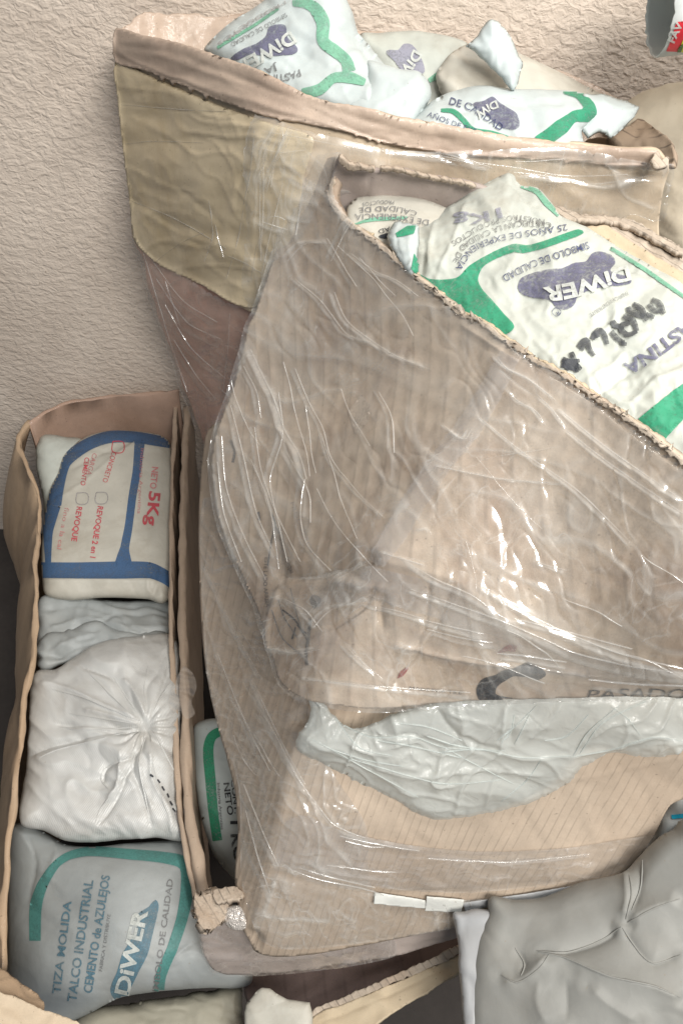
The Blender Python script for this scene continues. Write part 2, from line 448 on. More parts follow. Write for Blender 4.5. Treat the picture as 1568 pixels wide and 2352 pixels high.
def film(name, c=(.80, .79, .75), haze=(.05, .38), gloss=.5, sc=1.0, rot=(0, 0, 0), stretch=(1, 1, .22), rough=.09, bd=.0012, cz=.30):
    """clear wrapping film over board: see-through, milky along its wrinkles, with wet-looking glints"""
    m = NT(name); v = m.coord(rot=rot, scale=stretch); vo = m.coord()
    a = m.noise(v, 26 * sc, 3, .5, 1.0); r = m.ramp(m.math('ABSOLUTE', m.math('SUBTRACT', a, .5)), [(0, 1), (.016, 0)])
    a2 = m.noise(v, 70 * sc, 3, .5, .8); r2 = m.ramp(m.math('ABSOLUTE', m.math('SUBTRACT', a2, .5)), [(0, 1), (.03, 0)])
    big = m.ramp(m.noise(m.coord(rot=rot, scale=(1, 1, .5)), 17, 5, .62, 1.0), [(.42, 0), (.62, 1)])
    msk = m.ramp(m.noise(vo, 9, 3, .5), [(.42, 0), (.6, 1)])
    hz = m.math('ADD', haze[0], m.math('MULTIPLY', m.math('ADD', m.math('MULTIPLY', big, .38), m.math('MULTIPLY', msk, m.math('ADD', m.math('MULTIPLY', r, .7), m.math('MULTIPLY', r2, .3)))), haze[1]))
    cr = m.n('ShaderNodeAttribute', attribute_name='crease').outputs['Fac']
    hz = m.math('MINIMUM', m.math('ADD', hz, m.math('MULTIPLY', cr, cz)), .9)
    h = m.math('ADD', m.math('MULTIPLY', a, .3), m.math('ADD', m.math('MULTIPLY', m.math('MULTIPLY', r, msk), .05), m.math('MULTIPLY', a2, .09)))
    nrm = m.bump(h, .8, bd)
    dif = m.n('ShaderNodeBsdfDiffuse', i_Color=(*c, 1)); trl = m.n('ShaderNodeBsdfTranslucent', i_Color=(*c, 1)); tr = m.n('ShaderNodeBsdfTransparent')
    s0 = m.n('ShaderNodeMixShader', i_0=.35, i_1=dif.outputs[0], i_2=trl.outputs[0])
    s1 = m.n('ShaderNodeMixShader', i_0=hz, i_1=tr.outputs[0], i_2=s0.outputs[0])
    gl = m.n('ShaderNodeBsdfGlossy', i_Color=(1, 1, 1, 1), i_Roughness=rough, i_Normal=nrm)
    gl2 = m.n('ShaderNodeBsdfGlossy', i_Color=(1, 1, 1, 1), i_Roughness=.32, i_Normal=nrm)
    s15 = m.n('ShaderNodeMixShader', i_0=.05, i_1=s1.outputs[0], i_2=gl2.outputs[0])
    s2 = m.n('ShaderNodeMixShader', i_0=.06 * gloss / .5, i_1=s15.outputs[0], i_2=gl.outputs[0])
    return m.done(s2.outputs[0])
def bagmat(name, c, rough=.5, bumpd=.0007, weave=0, dirt=.12, spec=.4, trans=0, fsc=30, dirtc=(.25, .2, .14)):
    m = NT(name); v = m.coord(); a = m.noise(v, 22, 4, .6); b = m.noise(v, 160, 3, .6)
    cc = m.mix(m.ramp(a, [(.3, 0), (.7, 1)]), hsvd(c, .9), hsvd(c, 1.06))
    cc = m.mix(m.math('MULTIPLY', m.ramp(m.noise(v, 12, 5, .7, .5), [(.5, 0), (.75, 1)]), dirt), cc, dirtc)
    cc = m.mix(m.math('MULTIPLY', m.ramp(m.noise(v, 260, 1), [(.76, 0), (.8, 1)]), .4), cc, dirtc)
    f = m.noise(v, fsc, 3, .5, .9); fa = m.math('ABSOLUTE', m.math('SUBTRACT', f, .5))
    h = m.math('ADD', m.math('MULTIPLY', fa, -1.6), m.math('MULTIPLY', b, .35))
    if weave:
        w1 = m.n('ShaderNodeTexWave', i_Vector=m.coord(rot=(0, 0, .4)), i_Scale=weave, i_Distortion=1.5, i_Detail=1).outputs[1]
        h = m.math('ADD', h, m.math('MULTIPLY', w1, .35))
    p = m.n('ShaderNodeBsdfPrincipled', i_Base_Color=cc, i_Roughness=rough, i_Normal=m.bump(h, .7, bumpd), i_Specular_IOR_Level=spec)
    if trans:
        t = m.n('ShaderNodeBsdfTranslucent', i_Color=(*c, 1)); mx = m.n('ShaderNodeMixShader', i_0=trans, i_1=p.outputs[0], i_2=t.outputs[0])
        return m.done(mx.outputs[0])
    return m.done(p.outputs[0])
def ink(name, c, wear=.35, rough=.5):
    m = NT(name); v = m.coord(); a = m.noise(v, 30, 5, .7); b = m.noise(v, 420, 2, .6)
    al = m.ramp(m.math('ADD', m.math('MULTIPLY', a, .55), m.math('MULTIPLY', b, .45)), [(.36, max(0, .95 - wear * 1.25)), (.56, .97)])
    cc = m.mix(a, hsvd(c, .85), hsvd(c, 1.2))
    p = m.n('ShaderNodeBsdfPrincipled', i_Base_Color=cc, i_Roughness=rough, i_Alpha=al, i_Specular_IOR_Level=.3,
            i_Normal=m.bump(b, .3, .0006))
    return m.done(p.outputs[0])
# ================================================================== materials in use
WALLM = NT('stucco'); v = WALLM.coord()
n1 = WALLM.noise(WALLM.coord(scale=(.8, 1, 1.2)), 105, 3, .5, .6); n2 = WALLM.noise(v, 300, 2, .5); n3 = WALLM.noise(v, 6, 5, .65, .4)
r1 = WALLM.ramp(n1, [(.36, 0), (.66, 1)])
cw = WALLM.mix(WALLM.ramp(n3, [(.3, 0), (.7, 1)]), (.56, .47, .39), (.71, .61, .515))
cw = WALLM.mix(WALLM.math('MULTIPLY', WALLM.ramp(WALLM.noise(v, 150, 1), [(.77, 0), (.8, 1)]), .6), cw, (.2, .14, .1))
hh = WALLM.math('ADD', WALLM.math('MULTIPLY', r1, .8), WALLM.math('MULTIPLY', n2, .5))
WALLM = WALLM.done(WALLM.n('ShaderNodeBsdfPrincipled', i_Base_Color=cw, i_Roughness=.85, i_Normal=WALLM.bump(hh, .5, .0030)).outputs[0])
FLOORM = card('floor_concrete', (.045, .038, .034), mott=.3)
TAN = card('carton_tan', (.56, .455, .33), stain=((.33, .23, .16), .35))
TANL = card('carton_ruled', (.43, .345, .265), flute=1.0, flute_kind='UV', fl_dark=.74, stain=((.38, .28, .20), .45))
GREY = card('carton_worn', (.47, .385, .30), flute=330, fdir=(.82, -.3, .5), fl_dark=.80, stain=((.29, .20, .14), .85), mott=.30)
PINK = card('carton_pinkish', (.64, .41, .33), stain=((.27, .16, .12), .5), coat=.2)
YEL = card('yellow_tape', (.60, .495, .335), rough=.42, coat=.35, stain=((.33, .235, .11), .55), mott=.10)
RIM = card('carton_rim', (.40, .285, .185), stain=((.33, .2, .11), .4), rough=.62, coat=.15)
RIMP = card('carton_rim_pale', (.40, .305, .225), stain=((.28, .2, .14), .4), rough=.7, coat=.12)
RIMK = card('carton_inner_tape', (.42, .285, .215), stain=((.33, .2, .13), .4), coat=.3)
FOLD = card('folded_flap', (.47, .365, .285), stain=((.30, .21, .16), .6), coat=.25, rough=.6)
LILAC = card('carton_inside', (.38, .32, .285), mott=.1, stain=((.25, .2, .18), .3))
TORN = card('torn_board', (.42, .355, .285), mott=.45, stain=((.25, .17, .11), .6), flute=900, fdir=(.7, .6, .2), fl_dark=.45)
CORR = card('corrugated_inside', (.34, .26, .19), flute=420, fdir=(.9, .4, .1), fl_dark=.4)
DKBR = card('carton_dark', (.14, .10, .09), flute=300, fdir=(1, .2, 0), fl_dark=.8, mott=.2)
BEIGE = card('carton_beige', (.48, .39, .27), mott=.12)
FILM = film('cling_film', haze=(.03, .30), cz=.34, rough=.06)
FILMA = film('cling_film_clear', haze=(.04, .30), sc=.8, rot=(0, .3, .2))
FILMH = film('cling_film_milky', c=(.64, .58, .52), haze=(.10, .4), gloss=.5)
PLEAT = film('pinched_film', c=(.84, .83, .80), haze=(.16, .30), gloss=.75, rough=.13, bd=.0003, cz=0)
FILMS = film('packing_tape', c=(.76, .72, .68), haze=(.10, .22), gloss=.8, sc=.6, rough=.05)
BAGW = bagmat('sack_white', (.455, .475, .43), dirt=.45, bumpd=.0010)
BAGB = bagmat('sack_cool_white', (.47, .52, .515), dirt=.22)
BAGD = bagmat('sack_cream', (.47, .45, .39), dirt=.4)
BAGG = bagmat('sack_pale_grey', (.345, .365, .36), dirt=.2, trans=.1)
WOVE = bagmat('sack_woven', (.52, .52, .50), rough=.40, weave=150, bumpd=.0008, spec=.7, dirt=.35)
BIGS = bagmat('sack_beige', (.52, .46, .36), rough=.6, dirt=.2)
KHAK = bagmat('sack_khaki', (.30, .28, .22), rough=.6)
GREYB = bagmat('grey_plastic', (.255, .253, .235), rough=.55, fsc=22, bumpd=.0007, spec=.3, dirt=.1)
LGREY = bagmat('grey_plastic_pale', (.36, .365, .37), rough=.4, bumpd=.0006, dirt=.1)
m_ = NT('white_film_bag'); v = m_.coord(); a = m_.noise(v, 60, 5, .6, 1); aa = m_.math('ABSOLUTE', m_.math('SUBTRACT', a, .5))
nb = m_.bump(m_.math('ADD', m_.math('MULTIPLY', aa, -1.6), m_.math('MULTIPLY', a, .6)), .6, .0016)
p_ = m_.n('ShaderNodeBsdfPrincipled', i_Base_Color=(.72, .76, .735, 1), i_Roughness=.22, i_Normal=nb, i_Specular_IOR_Level=.6)
t_ = m_.n('ShaderNodeBsdfTranslucent', i_Color=(.7, .75, .73, 1)); tt = m_.n('ShaderNodeBsdfTransparent')
s_ = m_.n('ShaderNodeMixShader', i_0=.42, i_1=p_.outputs[0], i_2=t_.outputs[0])
WFILM = m_.done(m_.n('ShaderNodeMixShader', i_0=.26, i_1=s_.outputs[0], i_2=tt.outputs[0]).outputs[0])
GREEN = ink('ink_green', (.035, .25, .14), .42)
GREENF = ink('ink_green_faded', (.16, .36, .25), .4)
TEAL = ink('ink_teal', (.075, .22, .20), .25)
BLUE = ink('ink_blue', (.055, .11, .21), .3)
NAVY = ink('ink_navy', (.05, .06, .13), .5)
LOGO = ink('ink_logo', (.125, .125, .185), .6)
LOGOF = ink('ink_logo_faded', (.25, .25, .30), .55)
LOGOB = ink('ink_logo_blue', (.09, .17, .215), .45)
GRAY = ink('ink_grey', (.16, .16, .16), .5)
GRAYF = ink('ink_grey_faded', (.33, .31, .30), .5)
BLACK = ink('ink_black', (.025, .028, .035), .35)
RED = ink('ink_red', (.50, .07, .09), .35)
REDF = ink('ink_red_faded', (.5, .2, .2), .5)
WHITE = ink('ink_white', (.47, .49, .46), .3)
WPLAS = bagmat('white_plastic', (.66, .68, .66), rough=.35, bumpd=.0004, dirt=.08, trans=.12)
LBLRED = ink('label_red', (.62, .035, .05), 0, .3); LBLYEL = ink('label_yellow', (.6, .62, .05), 0, .3); LBLGRN = ink('label_green', (.05, .12, .03), 0, .3)
CYAN = ink('label_cyan', (.02, .42, .62), 0, .3)
PAPERW = bagmat('paper_white', (.62, .62, .58), rough=.7, dirt=.2)
m_ = NT('foil_tape'); nb = m_.bump(m_.noise(m_.coord(), 160, 3, .6, 1), 1, .004)
FOIL = m_.done(m_.n('ShaderNodeBsdfPrincipled', i_Base_Color=(.62, .57, .52, 1), i_Roughness=.16, i_Metallic=.25, i_Normal=nb, i_Coat_Weight=1.0, i_Coat_Roughness=.05).outputs[0])
REDM = ink('mark_red', (.25, .06, .05), .3)

def slab(name, lo, hi, mat, parent=None):
    x0, y0, z0 = lo; x1, y1, z1 = hi
    V = [(x, y, z) for z in (z0, z1) for y in (y0, y1) for x in (x0, x1)]
    return link(name, V, [(0, 2, 3, 1), (4, 5, 7, 6), (0, 1, 5, 4), (2, 6, 7, 3), (0, 4, 6, 2), (1, 3, 7, 5)], mat, parent, None, False)
# ================================================================== the setting
fl = slab('floor', (-3, -2.5, -.1), (3, 1.05, 0), FLOORM); fl['kind'] = 'structure'
wl = slab('wall', (-3, .95, .001), (3, 1.07, 2.6), WALLM)
wl['label'] = 'cream wall of rough knobbly stucco behind the stacked cartons'; wl['category'] = 'wall'

GB = 'white printed powder sacks'
GC = 'cardboard cartons stacked against the wall'
FN = [('n', .006, 140, 20, 1.5, 3), ('r', .0018, 60, 55, 3, 5), ('r', .0012, 34, 80, 3.5, 9), ('n', .0016, 26, 60, 2.5, 13)]
def bagn(k=1., s=0): return [('n', .004 * k, 90, 30, 1.3, s), ('v', .0025 * k, 70, 50, 2.2, s + 3), ('g', .0012 * k, 55, 15, 3, s + 5), ('n', .0006 * k, 18, 10, 1.6, s + 8)]

# ================================================================== box A: tall carton against the wall
bxA = thing('cardboard_box', 'upper carton against the stucco wall, wrapped in yellow tape at its left', 'carton', (0, .83, .78), GC)
ybk = lambda x, y, v_: (x, y, ty(x, y, v_))
sheet('back_panel', [(273, 76), (300, 52), (314, 38), (341, 28), (390, 34), (435, 31), (490, 38), (542, 31), (600, 28), (700, 62), (850, 72), (950, 74), (1060, 92), (1200, 135), (1330, 180), (1430, 235),
      (1470, 275), (1400, 330), (1000, 330), (600, 220), (470, 160), (300, 130)], [ybk(275, 80, .89), ybk(400, 40, .93), ybk(900, 80, .935), ybk(1430, 240, .92), ybk(1400, 330, .9), ybk(470, 160, .91)],
      FOLD, bxA, jit=1.0, seed=3, noise=[('v', .01, 70, 70, 2, 2), ('v', .004, 28, 20, 2, 4)])
Actrl = [ybk(273, 90, .885), ybk(285, 330, .875), ybk(316, 556, .865), ybk(430, 180, .80), ybk(420, 400, .79), ybk(430, 620, .785), ybk(590, 275, .722), ybk(575, 500, .718), ybk(540, 690, .715),
         ybk(1000, 330, .705), ybk(1000, 600, .70), ybk(1530, 370, .695), ybk(1510, 600, .69)]
Aout = [(272, 76), (276, 90), (271, 130), (275, 220), (286, 330), (300, 450), (316, 556), (375, 611), (461, 652), (533, 694), (600, 720), (760, 700), (1200, 670), (1500, 600), (1512, 507), (1522, 440), (1535, 388),
        (1505, 348), (1440, 345), (1354, 338), (1260, 330), (1171, 320), (1080, 303), (989, 285), (912, 273), (858, 257), (800, 247), (755, 240), (695, 218), (640, 188), (585, 160), (525, 142), (469, 121), (400, 100), (330, 86)]
Acre = [([(600, 280), (592, 400), (585, 520), (545, 690)], 10, .008),
        ([(275, 440), (340, 480), (420, 520), (560, 540), (660, 570)], 5, -.004), ([(285, 330), (400, 325), (520, 325), (600, 330)], 6, -.003),
        ([(480, 553), (540, 560), (600, 585), (690, 600)], 3, -.004), ([(610, 320), (602, 420), (590, 480)], 4, .004)]
sheet('front_panel', Aout, Actrl, TAN, bxA, th=.005, creases=Acre, noise=[('n', .006, 160, 0, 1.5, 1), ('n', .0015, 40, 0, 2, 8)], key='Afront')
Yout = [(271, 140), (330, 168), (414, 204), (508, 244), (602, 278), (661, 296), (720, 318), (712, 360), (700, 400), (690, 460), (675, 540), (640, 640), (590, 705), (533, 694), (461, 651), (375, 611), (316, 556), (300, 450), (284, 330), (272, 220)]
sheet('yellow_tape', Yout, None, YEL, bxA, th=.0015, on='Afront', off=.003, key='Ayel', edgefade=8,
      creases=[([(275, 196), (350, 205), (420, 215)], 4, .003), ([(270, 235), (400, 250), (540, 262)], 4, -.003), ([(280, 360), (350, 400), (420, 430), (520, 520)], 5, -.004),
               ([(300, 380), (400, 425), (460, 440)], 8, .004), ([(330, 480), (430, 540), (560, 570)], 7, .005), ([(300, 450), (420, 530), (510, 600)], 5, -.004),
               ([(495, 515), (505, 560), (514, 590)], 3, .005), ([(520, 600), (512, 565), (498, 520)], 3, -.003), ([(590, 565), (582, 610), (578, 640)], 3, .004), ([(575, 400), (545, 480), (560, 380)], 4, .003),
               ([(320, 620), (350, 560), (420, 545)], 4, .003), ([(600, 300), (580, 400), (570, 470)], 4, .005), ([(480, 600), (540, 650), (590, 670)], 4, .004), ([(585, 470), (585, 560), (570, 640)], 4, .004)],
      noise=[('r', .0016, 60, 8, 3, 3), ('r', .0012, 40, 75, 3, 6), ('n', .002, 50, 20, 2, 9)])
Rtop = Aout[16:][::-1]
RimO = [(271, 74)] + [(330, 84), (400, 98), (469, 119), (525, 140), (585, 158), (640, 186), (695, 216), (755, 238), (800, 245), (858, 255), (912, 271), (989, 283), (1080, 301), (1171, 318), (1260, 328), (1354, 336), (1440, 343), (1505, 346), (1512, 352), (1508, 378),
        (1450, 380), (1300, 372), (1150, 362), (1000, 350), (912, 338), (800, 308), (700, 286), (602, 266), (508, 232), (414, 194), (330, 162), (271, 142)]
sheet('rim_fold', RimO, None, FOLD, bxA, th=.003, on='Afront', off=.0055, key='Arim', edgefade=14, jit=.6,
      creases=[([(275, 100), (400, 120), (520, 165), (650, 215), (760, 250), (900, 290), (1050, 322)], 5, -.005), ([(275, 110), (340, 150), (450, 190), (560, 225), (700, 270), (850, 320), (1000, 345)], 7, .006),
               ([(700, 240), (800, 290), (900, 330)], 5, -.005), ([(360, 120), (480, 165), (580, 200)], 5, .004), ([(900, 300), (1100, 340), (1300, 350), (1500, 360)], 4, -.004)],
      noise=[('v', .0012, 40, 14, 7, 2), ('n', .0015, 80, 0, 2, 4)])
sheet('right_panel', [(1330, 345), (1345, 322), (1404, 312), (1440, 290), (1468, 271), (1484, 280), (1510, 300), (1537, 320), (1545, 347), (1540, 380), (1510, 384), (1420, 400), (1340, 380)],
      [ybk(1404, 315, .82), ybk(1468, 272, .86), ybk(1542, 350, .72), ybk(1420, 390, .80), ybk(1340, 350, .88)], CORR, bxA, th=.004, jit=.8, noise=[('n', .002, 30, 0, 1, 3)], sp=4)
sheet('torn_edge', [(1500, 350), (1512, 352), (1516, 372), (1524, 362), (1536, 362), (1532, 378), (1518, 384), (1504, 380)], [(1500, 350, .672), (1536, 362, .675), (1518, 384, .668)], TORN, bxA, th=.004, jit=1.5, sp=3, noise=[('n', .002, 8, 0, 1, 3)])
sheet('cling_film', [(590, 282), (700, 305), (912, 352), (1100, 350), (1300, 345), (1510, 380), (1540, 384), (1530, 440), (1512, 507), (1440, 495), (1300, 560), (1100, 600), (800, 700), (580, 700), (575, 500)],
      None, FILMA, bxA, th=0, cs=1.3, sp=3.2, on='Afront', off=.009, key='Afilm', edgefade=10,
      creases=[([(640, 290), (615, 330), (600, 380), (595, 420)], 4, .008), ([(655, 300), (635, 345), (615, 400)], 3, -.006), ([(672, 300), (650, 340), (630, 380), (618, 430)], 4, .007), ([(625, 350), (600, 420), (597, 520)], 3, .005),
               ([(980, 335), (1040, 352), (1090, 372)], 5, .008), ([(990, 345), (1060, 372)], 3, -.006), ([(1180, 395), (1240, 402), (1330, 418)], 4, .006), ([(900, 352), (1000, 362), (1120, 380)], 4, .005),
               ([(1250, 400), (1350, 420), (1500, 400)], 5, .005), ([(1400, 380), (1440, 440), (1500, 470)], 4, .004), ([(600, 505), (640, 520), (665, 525)], 4, .006)],
      noise=[('r', .0012, 90, 12, 5, 3), ('r', .0008, 60, 85, 4, 7)])

folds('film_pleats', [([(640, 290), (615, 330), (600, 380), (595, 420)], 3), ([(662, 292), (640, 340), (622, 400), (612, 440)], 3), ([(672, 296), (655, 340), (632, 375), (622, 430)], 2.5), ([(650, 300), (650, 330), (630, 360)], 3), ([(625, 310), (600, 400), (597, 520), (600, 600)], 2),
  ([(980, 345), (1040, 358), (1090, 376)], 3.5), ([(990, 352), (1050, 366), (1100, 382)], 2.5), ([(1000, 350), (1080, 368), (1130, 386)], 2), ([(1180, 395), (1240, 402), (1330, 420)], 3), ([(900, 352), (1000, 362), (1120, 380)], 2), ([(1250, 400), (1350, 424), (1500, 402)], 2),
  ([(605, 510), (640, 522), (662, 528)], 3), ([(615, 500), (640, 496), (655, 505)], 2), ([(605, 350), (605, 480), (600, 560)], 2), ([(650, 420), (620, 540), (600, 640)], 1.8), ([(600, 300), (700, 318), (800, 338), (940, 354), (1060, 364)], 2), ([(1040, 366), (1180, 384), (1300, 404), (1440, 400)], 2), ([(598, 340), (640, 350), (700, 345)], 1.6)] + rand_lines(26, (680, 330, 1480, 400), 12, 8, 110, 5), 'Afilm', PLEAT, bxA)
folds('tape_pleats', [([(280, 240), (400, 250), (520, 256)], 2), ([(290, 330), (350, 324), (470, 328)], 2), ([(495, 515), (505, 560), (514, 590)], 3), ([(590, 562), (582, 610), (578, 640)], 2.5), ([(340, 640), (360, 600), (430, 550), (480, 530)], 2), ([(300, 460), (400, 500), (520, 570)], 2),
  ([(585, 300), (575, 400), (560, 470)], 2.5), ([(480, 460), (490, 540), (470, 600)], 1.6), ([(560, 480), (545, 560), (520, 640)], 2)] + rand_lines(18, (290, 200, 560, 600), 20, 25, 90, 8), 'Ayel', PLEAT, bxA, wpx=2)

# ================================================================== carton beneath A (pinkish)
bxP = thing('cardboard_box', 'pinkish film-wrapped carton under the yellow-taped one, narrowing downwards', 'carton', (-.1, .82, .5), GC)
Pctrl = [ybk(316, 560, .87), ybk(370, 740, .865), ybk(425, 900, .86), ybk(470, 1010, .85), ybk(530, 700, .73), ybk(522, 850, .745), ybk(505, 1000, .76), ybk(760, 690, .70), ybk(700, 1000, .73)]
Pout = [(318, 552), (330, 610), (350, 680), (372, 745), (392, 800), (410, 860), (428, 905), (450, 960), (472, 1015), (500, 1050), (540, 1090), (700, 1090), (780, 900), (800, 690), (760, 640), (600, 670), (533, 688), (461, 646), (375, 606)]
Pcre = [([(533, 692), (528, 760), (520, 860), (505, 980)], 6, .010), ([(461, 655), (500, 670), (535, 697)], 4, .006), ([(455, 640), (480, 655), (533, 690)], 3, -.004),
        ([(400, 720), (470, 750), (520, 760)], 4, .003), ([(360, 690), (440, 740), (500, 745)], 5, -.003), ([(420, 800), (480, 830), (520, 840)], 4, .003)]
sheet('front_panel', Pout, Pctrl, PINK, bxP, th=.005, creases=Pcre, noise=[('n', .006, 90, 40, 2, 1), ('v', .003, 40, 30, 2, 3)], key='Pfront')
sheet('cling_film', [(314, 540), (330, 615), (349, 684), (371, 748), (391, 806), (409, 866), (428, 912), (450, 965), (472, 1020), (500, 1052), (560, 1060), (640, 900), (700, 700), (560, 700), (533, 694), (440, 640), (375, 602)],
      None, FILMH, bxP, th=0, cs=.9, sp=3.2, on='Pfront', off=.006, key='Pfilm', edgefade=10,
      creases=[([(345, 590), (420, 690), (500, 740)], 4, .005), ([(360, 650), (430, 750), (510, 790)], 4, .004), ([(380, 700), (440, 800), (520, 870)], 4, .004), ([(400, 780), (450, 860), (500, 920)], 4, .004), ([(420, 640), (395, 660), (380, 690)], 4, .004)],
      noise=[('r', .002, 40, 50, 3, 3), ('r', .0016, 26, 35, 3, 7)])

folds('film_pleats', [([(345, 590), (420, 690), (500, 740)], 2), ([(360, 640), (430, 740), (510, 780)], 2), ([(380, 700), (440, 800), (520, 870)], 2), ([(400, 780), (450, 860), (500, 920)], 2), ([(330, 580), (360, 680), (390, 780), (430, 900)], 2.2), ([(528, 720), (524, 800), (512, 900)], 3)] + rand_lines(22, (350, 640, 520, 930), 35, 22, 90, 11), 'Pfilm', PLEAT, bxP, wpx=2)
# ================================================================== sacks in box A
def T(x, y, v_): return (x, y, ty(x, y, v_))
def rename(o, nm): o.name = nm; return o
sk = thing('powder_sack', 'tall sack leaning at the left end of the wall carton, green line and dark logo', 'sack', (-.05, .82, .9), GB)
sheet('sack_body', [(469, 117), (482, 94), (542, 43), (585, 17), (614, -8), (625, -60), (700, -75), (785, -60), (796, 0), (811, 34), (824, 77), (841, 94), (870, 130), (900, 170), (925, 220), (912, 300), (860, 300), (750, 262), (650, 225), (560, 180)],
      [T(470, 120, .83), T(620, 0, .86), T(800, 10, .85), T(840, 100, .83), T(900, 280, .76), T(650, 200, .78)], BAGB, sk, puff=.03, back=.03, pw=90, key='a1',
      creases=[([(775, 115), (820, 160), (880, 190)], 8, -.008), ([(820, 90), (860, 150), (890, 175)], 7, -.006), ([(735, 150), (790, 165), (830, 185)], 8, .005), ([(600, 120), (690, 115), (770, 170)], 7, -.006), ([(860, 180), (840, 220), (850, 260)], 8, .006)], noise=bagn(1, 3), edgefade=10)
band('green_band', [(672, 8), (700, 8), (722, 18), (742, 52), (742, 95), (770, 118), (795, 140), (802, 165)], [14, 24, 30, 30, 26, 28, 26, 30], 'a1', GREENF, sk)
band('green_band', [(695, 215), (735, 205), (765, 180), (800, 178), (838, 190)], [24, 26, 22, 28, 16], 'a1', GREENF, sk)
patchprint('logo', [(612, 82), (618, 62), (655, 58), (660, 85), (684, 118), (640, 128), (600, 128), (575, 125), (545, 138), (530, 134), (560, 112), (590, 100)], 'a1', LOGO, sk, sp=4)
text('DiWER', [(668, 72), (610, 108), (540, 148)], 30, 'a1', WHITE, sk, bold=.03, off=.0016)
text('SIMBOLO DE CALIDAD', [(657, 30), (600, 62), (530, 100)], 10, 'a1', GRAY, sk)
text('PRODUCTOS', [(655, 2), (570, 50), (500, 100)], 8, 'a1', GRAYF, sk); text('ARGOSS CALIDAD', [(640, 12), (590, 40), (520, 90)], 8, 'a1', GRAYF, sk)
band('green_line', [(640, 20), (590, 55), (500, 110)], 7, 'a1', GREENF, sk)
text('PASTINA', [(688, 160), (655, 170), (600, 172)], 17, 'a1', GRAY, sk, bold=.02); text('JA', [(636, 147), (606, 158)], 15, 'a1', GRAY, sk, bold=.02)
sk = thing('powder_sack', 'sack behind the others with a blurred grey logo under clear film, near the wall', 'sack', (.08, .85, .9), GB)
sheet('sack_body', [(826, 82), (870, 76), (950, 70), (1030, 84), (1075, 100), (1100, 135), (1160, 150), (1215, 190), (1190, 250), (1000, 280), (900, 240), (850, 150)], [T(830, 80, .91), T(1060, 90, .91), T(1200, 190, .88), T(900, 240, .84)], BAGW, sk, puff=.022, back=.02, pw=60, key='a2', noise=bagn(.8, 12), edgefade=10)
patchprint('logo', [(886, 118), (915, 115), (925, 102), (945, 103), (965, 130), (975, 165), (960, 172), (920, 160), (905, 140)], 'a2', LOGOF, sk, sp=4)
text('DiW', [(950, 115), (935, 140), (905, 168)], 24, 'a2', WHITE, sk, bold=.03, off=.0014)
band('green_band', [(984, 186), (1010, 172), (1045, 168), (1068, 182), (1090, 202)], [10, 18, 16, 15, 10], 'a2', GREENF, sk)
sk = thing('powder_sack', 'plain grey-white sack with a pointed folded corner sticking up before the wall', 'sack', (.16, .84, .9), GB)
sheet('sack_body', [(1040, 120), (1100, 90), (1150, 90), (1190, 122), (1263, 155), (1336, 192), (1390, 225), (1400, 262), (1300, 290), (1050, 260), (1000, 180)], [T(1040, 120, .86), T(1190, 120, .87), T(1336, 192, .86), T(1300, 280, .8), T(1050, 260, .8)], BAGD, sk, puff=.02, back=.02, pw=50, key='a5', noise=bagn(.9, 22), edgefade=10)
sheet('folded_corner', [(1071, 107), (1100, 74), (1118, 50), (1128, 44), (1144, 50), (1171, 84), (1192, 128), (1202, 142), (1190, 185), (1178, 211), (1144, 172), (1108, 138)], [T(1071, 107, .81), T(1126, 46, .82), T(1200, 140, .81), T(1178, 210, .78)], BAGB, sk, th=.003, puff=.012, pw=40, sharp_outline=True,
      creases=[([(1145, 60), (1165, 120), (1180, 190)], 7, .008)], noise=[('v', .003, 30, 20, 1, 3)], sp=4)
sk = thing('powder_sack', 'plain pale sack end folded over the rim between two logo sacks', 'sack', (.04, .78, .9), GB)
sheet('sack_body', [(842, 140), (880, 148), (920, 160), (961, 165), (984, 190), (990, 219), (972, 252), (940, 290), (850, 290), (780, 250), (800, 215), (838, 190)], [T(842, 140, .80), T(961, 165, .79), T(989, 219, .77), T(940, 285, .745), T(780, 250, .76)], BAGB, sk, puff=.02, back=.02, pw=40, key='a3',
      creases=[([(965, 195), (920, 240), (890, 262)], 3, -.006), ([(950, 185), (900, 225), (850, 250)], 5, .004)], noise=bagn(.5, 31), edgefade=8)
sk = thing('powder_sack', 'front sack of the wall carton with a crumpled bright green loop and dark blue letters', 'sack', (.2, .75, .9), GB)
sheet('sack_body', [(935, 290), (960, 262), (990, 232), (1040, 208), (1100, 196), (1180, 205), (1290, 206), (1340, 214), (1370, 232), (1376, 262), (1352, 285), (1334, 300), (1342, 345), (1330, 365), (1200, 365), (1000, 330)],
      [T(940, 285, .735), T(1100, 200, .80), T(1290, 206, .80), T(1376, 250, .78), T(1335, 345, .73), T(1100, 340, .73)], BAGB, sk, puff=.028, back=.02, pw=60, key='a4',
      creases=[([(1000, 225), (1100, 235), (1200, 240), (1300, 235)], 8, -.009), ([(1040, 250), (1140, 262), (1220, 275)], 6, -.004), ([(1310, 250), (1330, 285), (1300, 310)], 5, -.008), ([(1170, 250), (1180, 300), (1200, 330)], 9, .006)], noise=bagn(.8, 41), edgefade=8)
sheet('folded_corner', [(1335, 216), (1380, 214), (1425, 226), (1468, 246), (1452, 272), (1402, 319), (1376, 304), (1348, 318), (1330, 295), (1352, 262)], [T(1340, 215, .79), T(1468, 246, .79), T(1402, 318, .75), T(1335, 295, .755)], BAGB, sk, th=.003, puff=.01, pw=30, sharp_outline=True, sp=4,
      creases=[([(1395, 228), (1430, 244), (1466, 247)], 3, -.008), ([(1370, 216), (1400, 250), (1430, 282)], 5, .007)], noise=[('v', .004, 40, 0, 1, 3)])
